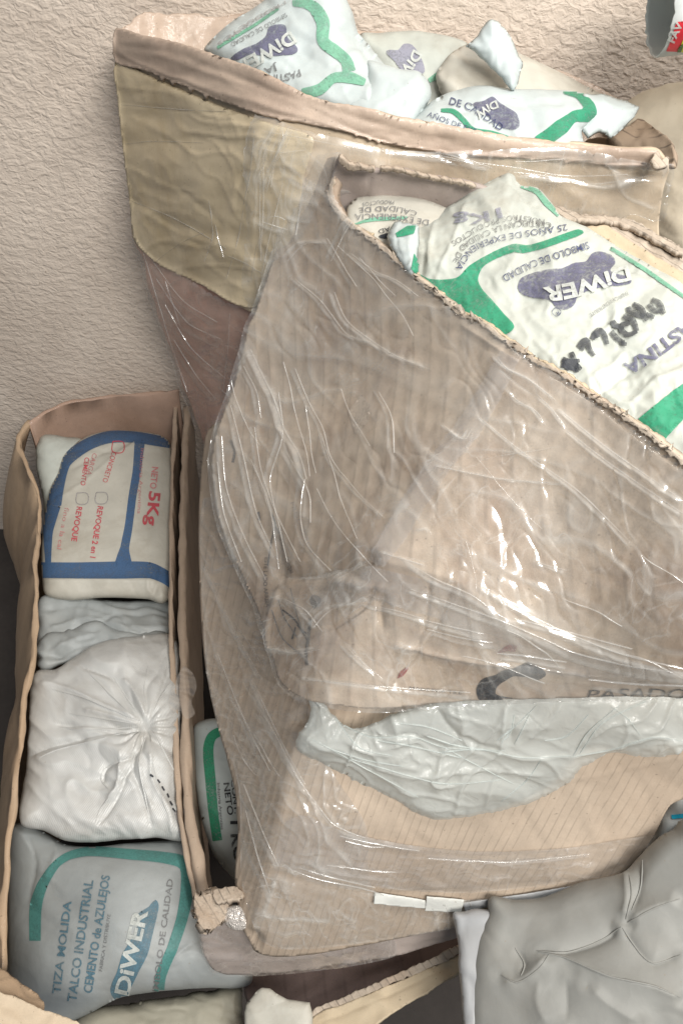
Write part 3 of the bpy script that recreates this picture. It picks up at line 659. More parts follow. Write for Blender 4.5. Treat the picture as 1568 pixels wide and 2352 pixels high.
band('green_band', [(1292, 212), (1330, 214), (1352, 235), (1354, 262), (1330, 266), (1316, 268), (1290, 290), (1262, 312), (1240, 330)], [8, 26, 36, 34, 30, 24, 36, 34, 40], 'a4', GREEN, sk)
band('green_line', [(1012, 254), (1040, 256), (1062, 275), (1085, 298), (1130, 305), (1170, 318)], [8, 12, 12, 10, 8, 8], 'a4', GREEN, sk)
patchprint('logo', [(1085, 240), (1110, 232), (1130, 222), (1145, 235), (1165, 248), (1186, 262), (1192, 290), (1180, 298), (1150, 292), (1120, 268)], 'a4', LOGO, sk, sp=4)
text('DiW', [(1138, 232), (1112, 244), (1088, 262)], 18, 'a4', WHITE, sk, bold=.03, off=.0014)
text('DE CALIDAD', [(1030, 240), (1080, 256), (1148, 302)], 17, 'a4', NAVY, sk, bold=.01)
text('AÑOS DE EXPERIENCIA', [(980, 268), (1040, 290), (1120, 318), (1170, 326)], 12, 'a4', NAVY, sk); text('CERTIFICAN LA', [(960, 284), (1020, 302), (1090, 322)], 10, 'a4', NAVY, sk)

# ================================================================== big beige sack, tub
sk = thing('large_sack', 'large plain beige sack standing in the right corner behind the cartons', 'sack', (.42, .85, .5))
sheet('sack_body', [(1395, 262), (1440, 232), (1490, 205), (1530, 192), (1580, 184), (1700, 170), (1760, 400), (1720, 750), (1600, 700), (1500, 640), (1430, 500), (1400, 350)], [T(1400, 260, .90), T(1568, 187, .90), T(1560, 540, .78), T(1700, 500, .78), T(1450, 450, .86)], BIGS, sk, puff=.035, back=.03, pw=150, noise=bagn(.6, 51), key='J')

tub = thing('plastic_tub', 'cut white plastic tub lying on its side with a red label, near the wall', 'tub', P3(1560, 60, .70))
def tubgeo():
    c0 = P3(1514, 12, .68)
    tow = CAM - c0; tow /= np.linalg.norm(tow); lf = -R2 * .97 - U2 * .12; lf -= tow * (lf @ tow); lf /= np.linalg.norm(lf); ax = -(tow * .30 + lf * .954)
    a = np.cross(ax, [0, 0, 1]); a /= np.linalg.norm(a); b = np.cross(a, ax); V = []; F = []; n = 72; Rr = .0392
    prof = [(0, 1), (.01, 1.0), (.04, 1.01), (.08, 1.02), (.14, 1.03), (.15, 1.0), (.15, .5), (.15, .01), (.147, .01), (.147, .5), (.147, .97), (.08, .99), (.002, .965), (-.0005, .98)]
    for k, (h, r) in enumerate(prof):
        for i in range(n):
            th = 2 * pi * i / n; wv = 1 + (.02 * sin(3 * th) + .006 * perlin(np.array([i * .6]), np.array([1.1]), 3)[0]) * (1 - min(1, max(0, h) / .1))
            ragged = .0015 * float(perlin(np.array([i * .9]), np.array([.5]), 5)[0]) if h < .005 else 0
            V.append(c0 + ax * (h + ragged) + (a * cos(th) + b * sin(th)) * Rr * r * wv)
    m = len(prof)
    for k in range(m):
        for i in range(n): F.append((k * n + i, k * n + (i + 1) % n, ((k + 1) % m) * n + (i + 1) % n, ((k + 1) % m) * n + i))
    return V, F
V, F = tubgeo(); to = link('tub_shell', V, F, WPLAS, tub)
bm = bmesh.new(); bm.from_mesh(to.data); bmesh.ops.recalc_face_normals(bm, faces=bm.faces); bm.to_mesh(to.data); bm.free()
SURF['tub'] = (BVHTree.FromPolygons([tuple(v) for v in V], F), None)
patchprint('red_label', [(1528, 117), (1540, 90), (1548, 62), (1552, 50), (1600, 44), (1640, 50), (1640, 122)], 'tub', LBLRED, tub, sp=3, smo=False)
patchprint('yellow_label', [(1556, 118), (1566, 92), (1572, 84), (1640, 80), (1640, 122)], 'tub', LBLYEL, tub, sp=3, smo=False, off=.0010)
patchprint('green_mark', [(1553, 118), (1558, 106), (1566, 98), (1567, 106), (1562, 118)], 'tub', LBLGRN, tub, sp=2, smo=False, off=.0014)
text('FAV', [(1546, 98), (1556, 76), (1566, 54)], 15, 'tub', WHITE, tub, bold=.04, off=.0015)
# ================================================================== box B: upper front carton
bxB = thing('cardboard_box', 'big torn-topped greyish carton in clear film, in front of the yellow-taped one', 'carton', P3(1100, 1300, .68), GC)
Bctrl = [(775, 400, .70), (688, 390, .735), (650, 547, .77), (585, 718, .80), (529, 902, .83), (490, 1080, .845), (505, 1217, .83), (560, 1340, .79), (640, 1350, .735), (625, 1500, .73),
         (900, 590, .665), (1061, 715, .61), (1180, 790, .575), (1345, 891, .545), (1568, 1060, .502), (800, 900, .71), (700, 1150, .735), (1136, 888, .583), (1000, 1080, .605), (860, 1285, .632),
         (1300, 1200, .565), (1568, 1480, .545), (1169, 1420, .592), (740, 1605, .648), (1000, 1612, .638), (1300, 1598, .622), (1568, 1590, .60), (700, 1320, .70)]
Bout = [(781, 362), (774, 405), (765, 455), (785, 490), (810, 514), (850, 542), (890, 572), (940, 618), (987, 656), (1030, 690), (1061, 718), (1090, 728), (1108, 738), (1130, 752), (1150, 772), (1190, 795), (1232, 826), (1297, 858), (1345, 895), (1400, 930), (1425, 948), (1489, 992), (1568, 1056),
        (1700, 1160), (1720, 1400), (1700, 1600), (1568, 1593), (1450, 1594), (1300, 1600), (1150, 1606), (1000, 1618), (860, 1628), (742, 1614), (700, 1604), (650, 1570), (625, 1500), (600, 1420), (545, 1300), (509, 1217), (494, 1150), (487, 1060), (499, 991), (529, 902), (546, 838), (561, 786), (568, 752), (585, 718), (605, 660), (625, 600), (644, 547), (662, 480), (670, 430), (690, 388), (735, 368)]
Bcre = [([(1172, 800), (1136, 888), (1075, 980), (1000, 1065), (950, 1140), (905, 1210), (860, 1285)], 60, .0045, 't'),
        ([(650, 1330), (717, 1327), (760, 1320), (805, 1312), (868, 1287)], 14, -.008, 't'), ([(640, 1345), (640, 1290), (625, 1220)], 14, -.005, 't'), ([(760, 1330), (830, 1345), (900, 1350)], 10, .004, 't'), ([(890, 1345), (870, 1400), (880, 1460)], 16, -.004, 't'), ([(1040, 1345), (1000, 1440), (920, 1550)], 12, -.003, 't'), ([(630, 1370), (640, 1350), (690, 1335)], 5, .008),
        ([(860, 1285), (940, 1300), (1052, 1332), (1169, 1420), (1271, 1471), (1420, 1505), (1568, 1525)], 60, .006, 't'),
        ([(640, 1360), (620, 1430), (618, 1500)], 7, .006), ([(870, 1340), (830, 1400), (760, 1450)], 5, -.006), ([(990, 1330), (975, 1440), (930, 1530), (880, 1590)], 4, -.006),
        ([(700, 1480), (780, 1440), (850, 1400)], 5, .006), ([(1185, 815), (1345, 915), (1568, 1085)], 3, -.006), ([(1060, 745), (1200, 835)], 4, .004),
        ([(900, 1480), (1000, 1500), (1150, 1520), (1350, 1540)], 8, .004)]
sheet('carton_shell', Bout, Bctrl, GREY, bxB, sp=4, th=.008, cs=1.6, creases=Bcre, noise=[('n', .0030, 260, 40, 1.4, 3), ('n', .0005, 26, 118, 14, 5), ('n', .0004, 30, 20, 2, 9)], key='B', jit=0)
# torn, doubled board along the rim
rimline = Bout[0:23]
def offs(line, k): c = np.array(line, float); T_ = np.gradient(c, axis=0); T_ /= np.linalg.norm(T_, axis=1)[:, None]; return c + np.stack([-T_[:, 1], T_[:, 0]], 1) * k
lipw = offs(rimline, 9); lip = list(map(tuple, rimline)) + [(1700, 1160), (1700, 1185)] + list(map(tuple, lipw[::-1]))
sheet('torn_rim', lip, None, TORN, bxB, sp=2.6, th=.005, on='B', off=.003, jit=1.1, ns=.5, seed=5, noise=[('n', .0035, 14, 0, 1, 2), ('n', .002, 6, 0, 1, 5)], key='Brim')
lp2 = offs(rimline, -3); lp3 = offs(rimline, 5)
sheet('torn_ply', list(map(tuple, lp2)) + list(map(tuple, lp3[::-1])), [(775, 400, .705), (900, 590, .672), (1061, 715, .617), (1180, 790, .583), (1345, 891, .552), (1568, 1060, .509)], BEIGE, bxB, sp=3, th=.003, jit=1.8, seed=9, noise=[('n', .0008, 12, 0, 1, 2)])
sheet('back_panel', [(778, 366), (800, 384), (850, 390), (900, 392), (960, 405), (1020, 412), (1060, 422), (1092, 430), (1140, 445), (1250, 500), (1150, 600), (900, 600), (800, 540), (762, 440)], [T(781, 367, .672), T(1092, 430, .668), T(1250, 480, .66), T(900, 590, .70), T(770, 500, .69)],
      LILAC, bxB, th=.005, key='Bback', noise=[('n', .003, 60, 90, 1.5, 3)], creases=[([(850, 392), (845, 440), (830, 470)], 4, -.003)], jit=.8)
sheet('torn_ply', [(778, 360), (800, 378), (850, 385), (862, 392), (850, 397), (838, 392), (800, 391), (782, 378)], [T(781, 367, .66), T(862, 392, .66), T(800, 391, .662)], TORN, bxB, th=.004, sp=3, jit=1.4, noise=[('n', .0008, 10, 0, 1, 2)])
sheet('torn_ply', [(870, 388), (920, 391), (980, 405), (1040, 415), (1092, 427), (1092, 434), (1040, 423), (980, 412), (920, 398), (870, 394)], [T(870, 388, .664), T(1092, 427, .66), T(980, 412, .663)], TORN, bxB, th=.003, sp=2.5, jit=1.3, noise=[('n', .0008, 10, 0, 1, 2)])
sheet('right_flap', [(1195, 452), (1250, 462), (1300, 480), (1345, 492), (1400, 495), (1450, 505), (1500, 530), (1568, 568), (1700, 640), (1720, 800), (1640, 790), (1568, 735), (1500, 700), (1420, 650), (1340, 600), (1290, 560), (1240, 500)],
      [(1250, 470, .70), (1345, 495, .69), (1568, 568, .655), (1700, 640, .63), (1640, 790, .60), (1400, 620, .655)], TORN, bxB, th=.005, jit=1.3, key='Bflap',
      creases=[([(1260, 485), (1340, 505), (1450, 520), (1568, 580)], 4, -.006), ([(1340, 530), (1400, 525), (1440, 550), (1568, 620)], 5, .006), ([(1420, 560), (1500, 600), (1568, 650)], 4, -.005)], noise=[('v', .005, 50, 25, 2.5, 3), ('n', .003, 16, 25, 2, 6)])
sheet('torn_ply', [(1340, 528), (1362, 520), (1390, 518), (1410, 530), (1440, 550), (1500, 585), (1568, 625), (1620, 660), (1640, 720), (1568, 672), (1500, 630), (1440, 590), (1400, 556), (1370, 540)],
      [(1340, 528, .672), (1400, 525, .665), (1568, 630, .625), (1500, 630, .635)], BEIGE, bxB, th=.003, jit=1.0, seed=12, noise=[('n', .004, 30, 25, 2, 3)], creases=[([(1400, 535), (1480, 590), (1568, 650)], 4, .005)])
sheet('torn_ply', [(1250, 466), (1300, 484), (1345, 493), (1400, 497), (1450, 508), (1500, 534), (1568, 572), (1568, 586), (1500, 547), (1450, 520), (1400, 508), (1345, 504), (1290, 494)], [(1250, 468, .692), (1400, 500, .68), (1568, 575, .647), (1450, 520, .67)], TORN, bxB, th=.004, jit=1.8, seed=14, sp=3, noise=[('n', .0008, 12, 0, 1, 3)])
Bf = [([(751, 547), (789, 611), (819, 658)], 3, .006), ([(806, 582), (862, 624), (912, 645), (960, 680)], 4, .006), ([(678, 641), (734, 688), (768, 731), (798, 769), (860, 790)], 4, .007),
      ([(768, 671), (798, 739), (866, 791), (912, 820), (990, 850)], 5, .007), ([(678, 846), (713, 931), (742, 983), (760, 1051), (800, 1105), (840, 1150), (883, 1190)], 3.2, .007),
      ([(576, 803), (600, 855), (627, 910), (655, 990), (690, 1050), (704, 1100)], 9, .009), ([(560, 840), (590, 900), (600, 960)], 4, .005), ([(657, 1038), (700, 1110), (712, 1140), (713, 1200)], 4, .006),
      ([(640, 900), (650, 1000), (620, 1100), (640, 1200), (660, 1290)], 4, .006), ([(530, 930), (560, 1050), (590, 1180), (640, 1290)], 4, .007), ([(510, 1000), (520, 1120), (560, 1230), (610, 1330)], 4, .006),
      ([(500, 1060), (515, 1180), (555, 1290)], 4, .005), ([(585, 980), (600, 1080), (640, 1190), (690, 1290)], 3, .005), ([(700, 1100), (690, 1180), (705, 1250), (760, 1310)], 3, .004),
      ([(870, 900), (900, 960), (905, 1040)], 3, .005), ([(760, 560), (700, 560), (660, 600)], 4, .006), ([(840, 480), (800, 520), (760, 600)], 4, .005), ([(700, 400), (690, 470), (680, 540)], 5, .006),
      ([(1140, 820), (1160, 845), (1210, 870), (1275, 920)], 4.5, .010), ([(1150, 850), (1200, 890), (1262, 925)], 3, -.006), ([(1165, 895), (1185, 920), (1230, 945), (1250, 975)], 3.5, .009), ([(1230, 905), (1270, 945), (1300, 985)], 4, .006),
      ([(1280, 940), (1400, 1035), (1568, 1150)], 6, .007), ([(1300, 990), (1420, 1080), (1568, 1180)], 5, .005), ([(1040, 995), (1065, 1010), (1082, 985)], 3.5, .008), ([(1020, 980), (1050, 1005)], 3, .006),
      ([(880, 1270), (930, 1285), (980, 1300)], 3.5, .008), ([(900, 1275), (950, 1285), (985, 1292)], 3, -.006), ([(930, 1290), (1000, 1330), (1080, 1365), (1150, 1415), (1170, 1425)], 4, .009),
      ([(940, 1352), (1050, 1390), (1154, 1427), (1250, 1468), (1322, 1500), (1450, 1530), (1568, 1545)], 4, .007), ([(1100, 1350), (1271, 1440), (1420, 1500), (1568, 1535)], 6, .008),
      ([(840, 1390), (900, 1400), (970, 1420)], 3.5, .007), ([(960, 1420), (1040, 1440), (1110, 1455)], 4, .009), ([(980, 1445), (1060, 1465), (1130, 1475)], 3, .007), ([(790, 1480), (830, 1520), (880, 1560)], 4, .008),
      ([(800, 1470), (860, 1540), (900, 1600)], 3, -.005), ([(1180, 1420), (1300, 1450), (1450, 1490)], 4, .006), ([(1230, 1290), (1260, 1300), (1300, 1310)], 5, .008), ([(960, 1220), (985, 1215), (990, 1228)], 4, .008),
      ([(1000, 1070), (1150, 1100), (1300, 1110)], 3, .003), ([(1100, 960), (1200, 1040), (1330, 1130), (1450, 1250)], 4, .004), ([(700, 1560), (800, 1570), (930, 1580), (1080, 1590)], 4, .007), ([(640, 1370), (700, 1400), (740, 1450)], 4, .006),
      ([(620, 1490), (680, 1500), (740, 1490)], 5, .007), ([(720, 1440), (760, 1400), (830, 1380)], 4, .006), ([(1350, 1560), (1450, 1570), (1568, 1575)], 4, .006), ([(1140, 1500), (1200, 1505), (1300, 1520)], 4, .006)]
Fout = [(735, 362), (781, 356), (790, 366), (774, 405), (770, 455), (790, 490), (815, 516), (890, 580), (987, 666), (1061, 727), (1120, 752), (1180, 800), (1232, 833), (1297, 868), (1345, 905), (1425, 962), (1489, 1006), (1568, 1072), (1700, 1170), (1720, 1400), (1700, 1600),
        (1568, 1595), (1450, 1597), (1300, 1604), (1150, 1612), (1000, 1622), (860, 1632), (742, 1620), (690, 1608), (645, 1572), (618, 1500), (594, 1422), (540, 1305), (504, 1220), (488, 1150), (481, 1060), (494, 988), (523, 900), (541, 836), (557, 784), (564, 750), (580, 716), (600, 658), (620, 598), (640, 545), (655, 480), (666, 430), (686, 384)]
sheet('cling_film', Fout, None, FILM, bxB, sp=3.0, th=0, cs=1.15, on='B', off=.0065, creases=Bf, edgefade=6,
      noise=[('r', .0016, 230, 62, 5, 3), ('r', .0010, 90, 70, 8, 8), ('r', .0008, 120, 20, 6, 15), ('g', .0012, 46, 60, 4, 25)], key='Bfilm')
sheet('packing_tape', [(1150, 806), (1190, 826), (1158, 900), (1100, 1000), (1030, 1085), (975, 1170), (925, 1250), (885, 1300), (846, 1285), (880, 1225), (925, 1150), (985, 1060), (1050, 975), (1105, 890)], None, FILMS, bxB, sp=3.5, th=0, on='B', off=.0040, sharp_outline=True, noise=[('r', .0008, 60, 120, 5, 3)])
sheet('packing_tape', [(700, 1330), (860, 1300), (1052, 1345), (1169, 1432), (1271, 1484), (1568, 1535), (1600, 1575), (1400, 1560), (1250, 1535), (1130, 1490), (1000, 1415), (860, 1375), (740, 1400)], None, FILMS, bxB, sp=3.5, th=0, on='B', off=.0045, sharp_outline=True, noise=[('r', .0010, 60, 18, 5, 3), ('g', .0008, 40, 18, 5, 6)])
folds('film_pleats', [(c[0], min(3.6, c[1] * .75)) for c in Bf if c[2] > 0] + rand_lines(70, (520, 700, 760, 1300), 68, 9, 150, 21) + rand_lines(60, (700, 560, 1100, 1250), 58, 14, 160, 22) + rand_lines(44, (1000, 950, 1568, 1400), 35, 20, 150, 23)
  + rand_lines(46, (700, 1400, 1568, 1590), 14, 14, 120, 24), 'Bfilm', PLEAT, bxB)
K = bxB
def strokes(nm, pls, wd, key, mat, par, off=.0011):
    for pl in pls: band(nm, pl, wd, key, mat, par, sp=2.2, off=off)
strokes('printed_symbol', [[(713, 1420), (711, 1455), (707, 1480), (704, 1510), (706, 1528)]], 7, 'B', BLACK, K)
strokes('printed_symbol', [[(684, 1435), (698, 1450), (712, 1458)], [(650, 1400), (680, 1425), (708, 1472)], [(680, 1440), (672, 1468)]], 4, 'B', BLACK, K)
strokes('printed_symbol', [[(640, 1375), (655, 1420), (685, 1465)], [(668, 1350), (680, 1400), (692, 1440)], [(625, 1400), (650, 1465), (700, 1510)]], 3, 'B', GRAY, K)
patchprint('printed_symbol', [(712, 1372), (724, 1366), (738, 1374), (733, 1392), (720, 1398)], 'B', GRAY, K, sp=2.5)
strokes('printed_symbol', [[(626, 1180), (634, 1205), (625, 1240), (616, 1300)], [(634, 1205), (642, 1225)]], 3.2, 'B', BLACK, K)
strokes('printed_symbol', [[(595, 1175), (597, 1195)], [(531, 1010), (540, 1040), (536, 1062)]], 6, 'B', GRAY, K)
text('MANTENER SECO NO MOJAR', [(640, 1215), (650, 1270), (668, 1318)], 9, 'B', BLACK, K); text('ESTE LADO ARRIBA', [(610, 1280), (606, 1330), (612, 1395)], 9, 'B', BLACK, K)
text('PRODUCTOS', [(668, 1155), (690, 1215), (715, 1270)], 9, 'B', GRAYF, K)
patchprint('printed_emblem', [(1093, 1584), (1100, 1566), (1112, 1556), (1140, 1548), (1152, 1540), (1180, 1534), (1195, 1526), (1213, 1519), (1224, 1524), (1253, 1546), (1232, 1562), (1222, 1556), (1196, 1553), (1178, 1552), (1160, 1562), (1142, 1575), (1137, 1592), (1165, 1600), (1190, 1606), (1150, 1612), (1115, 1614), (1098, 1604)], 'B', BLACK, K, sp=3)
text('PASADOS', [(1345, 1606), (1450, 1602), (1600, 1604)], 24, 'B', BLACK, K, bold=.0, shear=.4)
text('MADE FOR TILE', [(940, 1582), (1000, 1588), (1060, 1594)], 7, 'B', BLACK, K)
patchprint('red_mark', [(912, 1558), (918, 1542), (936, 1530), (938, 1536), (925, 1552)], 'B', REDM, K, sp=2, smo=False)
patchprint('red_mark', [(1140, 1500), (1158, 1484), (1172, 1478), (1188, 1482), (1182, 1496), (1166, 1494)], 'B', REDM, K, sp=2, smo=False)
patchprint('faint_patch', [(800, 945), (830, 905), (852, 930), (848, 968), (818, 1000)], 'B', ink('worn_patch', (.50, .42, .34), .4), K, sp=4, smo=False)

# ---- sacks in box B
sk = thing('powder_sack', 'sack at the back left of the torn carton, upside-down lettering and thin green line', 'sack', P3(900, 520, .7), GB)
sheet('sack_body', [(797, 478), (815, 455), (850, 448), (900, 448), (960, 455), (1010, 470), (1060, 500), (1050, 560), (960, 640), (900, 640), (840, 590), (800, 530)], [(800, 478, .712), (900, 450, .715), (1040, 490, .70), (900, 600, .695)], BAGD, sk, puff=.012, back=.02, pw=50, key='b2', noise=bagn(.6, 61), edgefade=8)
text('PRODUCTOS', [(905, 462), (870, 461), (832, 467)], 9, 'b2', GRAY, sk); text('CALIDAD DE', [(958, 486), (900, 474), (825, 478)], 12, 'b2', GRAY, sk); text('DE EXPERIENCIA', [(985, 506), (900, 492), (815, 492)], 14, 'b2', GRAY, sk)
band('green_line', [(812, 516), (850, 505), (900, 502), (935, 500)], [3, 9, 8, 6], 'b2', GREENF, sk)
text('DAD', [(908, 518), (890, 522), (868, 528)], 11, 'b2', BLACK, sk); patchprint('ink_blot', [(868, 544), (880, 538), (892, 536), (888, 548)], 'b2', BLACK, sk, sp=2.5)
sk = thing('powder_sack', 'large white sack in the torn carton with a handwritten word and bright green border', 'sack', P3(1250, 750, .62), GB)
b1o = [(888, 549), (890, 525), (900, 512), (930, 505), (987, 499), (1030, 474), (1073, 447), (1126, 415), (1165, 398), (1180, 402), (1190, 421), (1233, 431), (1262, 465), (1286, 496), (1345, 522), (1399, 554), (1479, 600), (1568, 655), (1680, 730), (1700, 1200), (1568, 1130), (1400, 1000), (1250, 900), (1120, 820), (1020, 750), (930, 670), (895, 600)]
sheet('sack_body', b1o, [(890, 540, .700), (1126, 415, .705), (1185, 420, .70), (1061, 740, .640), (1150, 800, .612), (1345, 920, .578), (1568, 1080, .533), (1700, 1200, .51), (1568, 655, .615), (1700, 740, .59), (1286, 496, .675), (1300, 700, .622)], BAGW, sk, sp=4.2, puff=.022, back=.05, pw=110, key='b1',
      creases=[([(960, 520), (975, 570), (960, 640)], 8, -.010), ([(1000, 500), (985, 560), (985, 620)], 8, .009), ([(940, 560), (950, 610), (965, 640)], 5, -.010), ([(1073, 460), (1050, 530), (1000, 640)], 10, .005), ([(1200, 440), (1230, 500), (1310, 560), (1400, 590), (1568, 680)], 9, -.004),
               ([(1340, 880), (1400, 840), (1440, 800)], 10, .006), ([(1370, 910), (1440, 850), (1500, 830)], 9, -.005), ([(1220, 780), (1270, 830), (1290, 870)], 10, .004), ([(1440, 930), (1500, 880), (1568, 850)], 8, .004)],
      noise=[('n', .005, 120, 30, 1.2, 3), ('v', .003, 60, 40, 1.8, 5), ('v', .0012, 22, 30, 1.5, 9)], edgefade=10)
sheet('folded_corner', [(889, 552), (893, 528), (906, 508), (935, 512), (958, 516), (962, 550), (958, 590), (962, 622), (940, 632), (915, 600)], [(889, 552, .672), (906, 508, .680), (960, 520, .672), (950, 630, .648)], BAGB, sk, th=.003, puff=.012, pw=25, sp=3.5, key='b1c',
      creases=[([(915, 520), (910, 560), (925, 600)], 4, -.008), ([(935, 545), (940, 580), (950, 610)], 4, .008)], noise=[('v', .005, 24, 10, 1, 3)])
patchprint('green_patch', [(908, 536), (935, 519), (955, 518), (950, 537), (925, 543), (912, 545)], 'b1c', GREEN, sk, sp=3, smo=False)
patchprint('green_patch', [(950, 582), (960, 600), (966, 632), (956, 632), (944, 618)], 'b1c', GREEN, sk, sp=3, smo=False)
patchprint('green_border', [(955, 628), (985, 640), (1020, 642), (1052, 636), (1075, 612), (1110, 590), (1150, 570), (1180, 560), (1210, 563), (1250, 553), (1300, 535), (1328, 527), (1340, 535), (1300, 552), (1250, 570), (1200, 582), (1180, 580), (1140, 594), (1110, 612), (1097, 640), (1105, 662), (1130, 690), (1155, 720), (1180, 752), (1150, 770), (1100, 745), (1040, 700), (1000, 668)], 'b1', GREEN, sk, sp=4)
patchprint('green_border', [(1580, 872), (1540, 900), (1465, 962), (1500, 1000), (1525, 1010), (1580, 950), (1640, 900), (1640, 830)], 'b1', GREEN, sk, sp=4, smo=False)
band('green_line', [(1195, 428), (1230, 440), (1255, 468), (1282, 495)], [8, 12, 14, 10], 'b1', GREENF, sk); band('green_line', [(1400, 570), (1480, 620), (1580, 690)], 9, 'b1', GREENF, sk)
text('NUESTROS PRODUCTOS', [(1250, 505), (1180, 495), (1110, 512), (1035, 556)], 13, 'b1', GRAY, sk); text('CERTIFICAN LA CALIDAD DE', [(1265, 512), (1190, 508), (1120, 528), (1060, 562), (1040, 600)], 14, 'b1', GRAY, sk)
text('25 AÑOS DE EXPERIENCIA', [(1300, 516), (1210, 530), (1130, 545), (1075, 572), (1045, 616)], 15, 'b1', NAVY, sk)
text('1Kg', [(1148, 478), (1110, 488), (1040, 498)], 24, 'b1', LOGOF, sk, bold=.03)
text('SIMBOLO DE CALIDAD', [(1348, 556), (1300, 572), (1220, 600), (1152, 634)], 17, 'b1', NAVY, sk, bold=.005)
patchprint('logo', [(1188, 662), (1195, 640), (1220, 628), (1262, 618), (1290, 616), (1318, 604), (1345, 600), (1358, 582), (1378, 578), (1405, 588), (1412, 605), (1400, 622), (1440, 636), (1450, 648), (1425, 656), (1390, 658), (1350, 668), (1325, 682), (1318, 700), (1298, 712), (1276, 706), (1262, 690), (1225, 684), (1198, 676)], 'b1', LOGO, sk, sp=4)
text('DiWER', [(1440, 612), (1380, 630), (1310, 652), (1246, 664)], 34, 'b1', WHITE, sk, bold=.035, off=.0016)
strokes('registered_ring', [[(1288 , 716), (1284, 724), (1276, 727), (1268, 722), (1267, 714), (1273, 708), (1282, 709), (1288, 716)]], 2.2, 'b1', NAVY, sk); text('R', [(1281, 715), (1274, 718)], 8, 'b1', NAVY, sk, bold=.02)
text('FABRICA Y DISTRIBUYE', [(1438, 670), (1400, 690), (1352, 722)], 9, 'b1', GRAY, sk)
text('PASTINA', [(1600, 724), (1540, 762), (1480, 806), (1428, 838)], 32, 'b1', LOGO, sk, bold=.03)
hand = [[(1523, 722), (1512, 698), (1495, 690)], [(1518, 716), (1500, 714), (1488, 700)], [(1500, 730), (1482, 722)], [(1484, 738), (1470, 710), (1452, 700)], [(1478, 730), (1458, 722), (1444, 716), (1440, 706)],
        [(1462, 762), (1452, 738), (1430, 726)], [(1462, 762), (1440, 770), (1424, 752), (1445, 742)], [(1424, 752), (1410, 748), (1404, 738)], [(1434, 788), (1418, 780), (1402, 762)], [(1438, 792), (1424, 788)],
        [(1394, 792), (1384, 766), (1372, 760), (1358, 780)], [(1366, 762), (1372, 776)], [(1362, 818), (1350, 800), (1344, 782), (1326, 800)], [(1340, 786), (1334, 806)],
        [(1324, 856), (1318, 830), (1310, 810)], [(1322, 850), (1300, 840), (1288, 838)], [(1330, 828), (1308, 832), (1290, 826)], [(1334, 850), (1322, 836)], [(1300, 850), (1306, 836)]]
for i_, pl in enumerate(hand):
    band('handwriting', pl, [9, 14, 12] if len(pl) > 2 else [10, 9], 'b1', BLACK if i_ > 13 else ink('marker_%d' % i_, (.07, .075, .08), .45), sk, sp=2.5, off=.0013)

# ================================================================== white plastic bag between B and C
sk = thing('plastic_bag', 'crumpled milky white plastic bag squeezed between the torn carton and the ruled one', 'plastic bag', P3(1100, 1750, .67))
Go = [(710, 1603), (742, 1612), (765, 1640), (800, 1668), (840, 1665), (900, 1640), (960, 1622), (1050, 1600), (1263, 1585), (1296, 1580), (1419, 1580), (1523, 1580), (1650, 1590), (1680, 1700), (1568, 1723), (1523, 1738), (1460, 1738), (1420, 1728), (1393, 1731), (1355, 1752), (1325, 1768), (1318, 1785), (1296, 1803), (1250, 1828), (1198, 1848), (1130, 1866), (1068, 1875), (996, 1881), (950, 1862), (911, 1836), (870, 1818), (820, 1797), (790, 1778), (768, 1770), (720, 1742), (684, 1719), (682, 1695), (700, 1664), (712, 1630)]
sheet('bag_skin', Go, [(710, 1605, .668), (684, 1718, .684), (820, 1797, .684), (996, 1880, .690), (1198, 1848, .682), (1325, 1770, .666), (1568, 1723, .64), (1568, 1600, .628), (1296, 1600, .637), (1000, 1630, .655), (900, 1720, .668)], WFILM, sk, sp=3.4, th=0, puff=.012, pw=50, key='G', jit=1.2, cs=1.1, ns=.8,
      creases=[([(980, 1590), (1040, 1680), (1120, 1720)], 9, -.006), ([(790, 1650), (850, 1690), (950, 1690), (1020, 1716), (1160, 1722)], 6, -.012), ([(770, 1650), (800, 1690), (830, 1720), (900, 1735)], 5, .008), ([(1160, 1620), (1150, 1680), (1140, 1700)], 6, .012), ([(1180, 1640), (1170, 1700)], 4, -.01),
               ([(1315, 1735), (1350, 1680), (1420, 1620)], 6, .010), ([(1310, 1735), (1200, 1740), (1100, 1720), (1000, 1728)], 5, .012), ([(1310, 1738), (1400, 1720), (1500, 1690), (1568, 1700)], 6, .009), ([(1350, 1700), (1400, 1660), (1470, 1650), (1520, 1600)], 8, .008),
               ([(850, 1760), (950, 1780), (1100, 1770), (1250, 1780)], 8, .006), ([(700, 1690), (760, 1720), (850, 1770), (960, 1830)], 6, .005), ([(940, 1690), (950, 1740), (1000, 1760)], 4, .008), ([(1430, 1640), (1440, 1680), (1420, 1720)], 5, .01), ([(1210, 1700), (1260, 1650), (1290, 1610)], 6, .009)],
      noise=[('v', .010, 150, 20, 2.2, 2), ('v', .0016, 60, 15, 4, 5), ('r', .002, 60, 15, 5, 8), ('r', .002, 80, 120, 4, 12)], edgefade=14)
folds('film_pleats', [([(980, 1690), (1040, 1710), (1120, 1722)], 3), ([(790, 1665), (850, 1692), (950, 1692), (1020, 1716), (1160, 1724)], 3), ([(770, 1650), (800, 1690), (830, 1720), (900, 1735)], 3), ([(1315, 1735), (1350, 1680), (1420, 1620)], 3), ([(1310, 1735), (1200, 1740), (1100, 1720), (1000, 1728)], 3),
  ([(1310, 1738), (1400, 1722), (1500, 1692), (1568, 1702)], 3), ([(1330, 1730), (1380, 1660), (1480, 1610)], 2.5), ([(700, 1690), (760, 1720), (850, 1770), (960, 1830)], 2), ([(1140, 1700), (1190, 1660), (1230, 1620)], 2.5)], 'G', WFILM, sk, wpx=2)
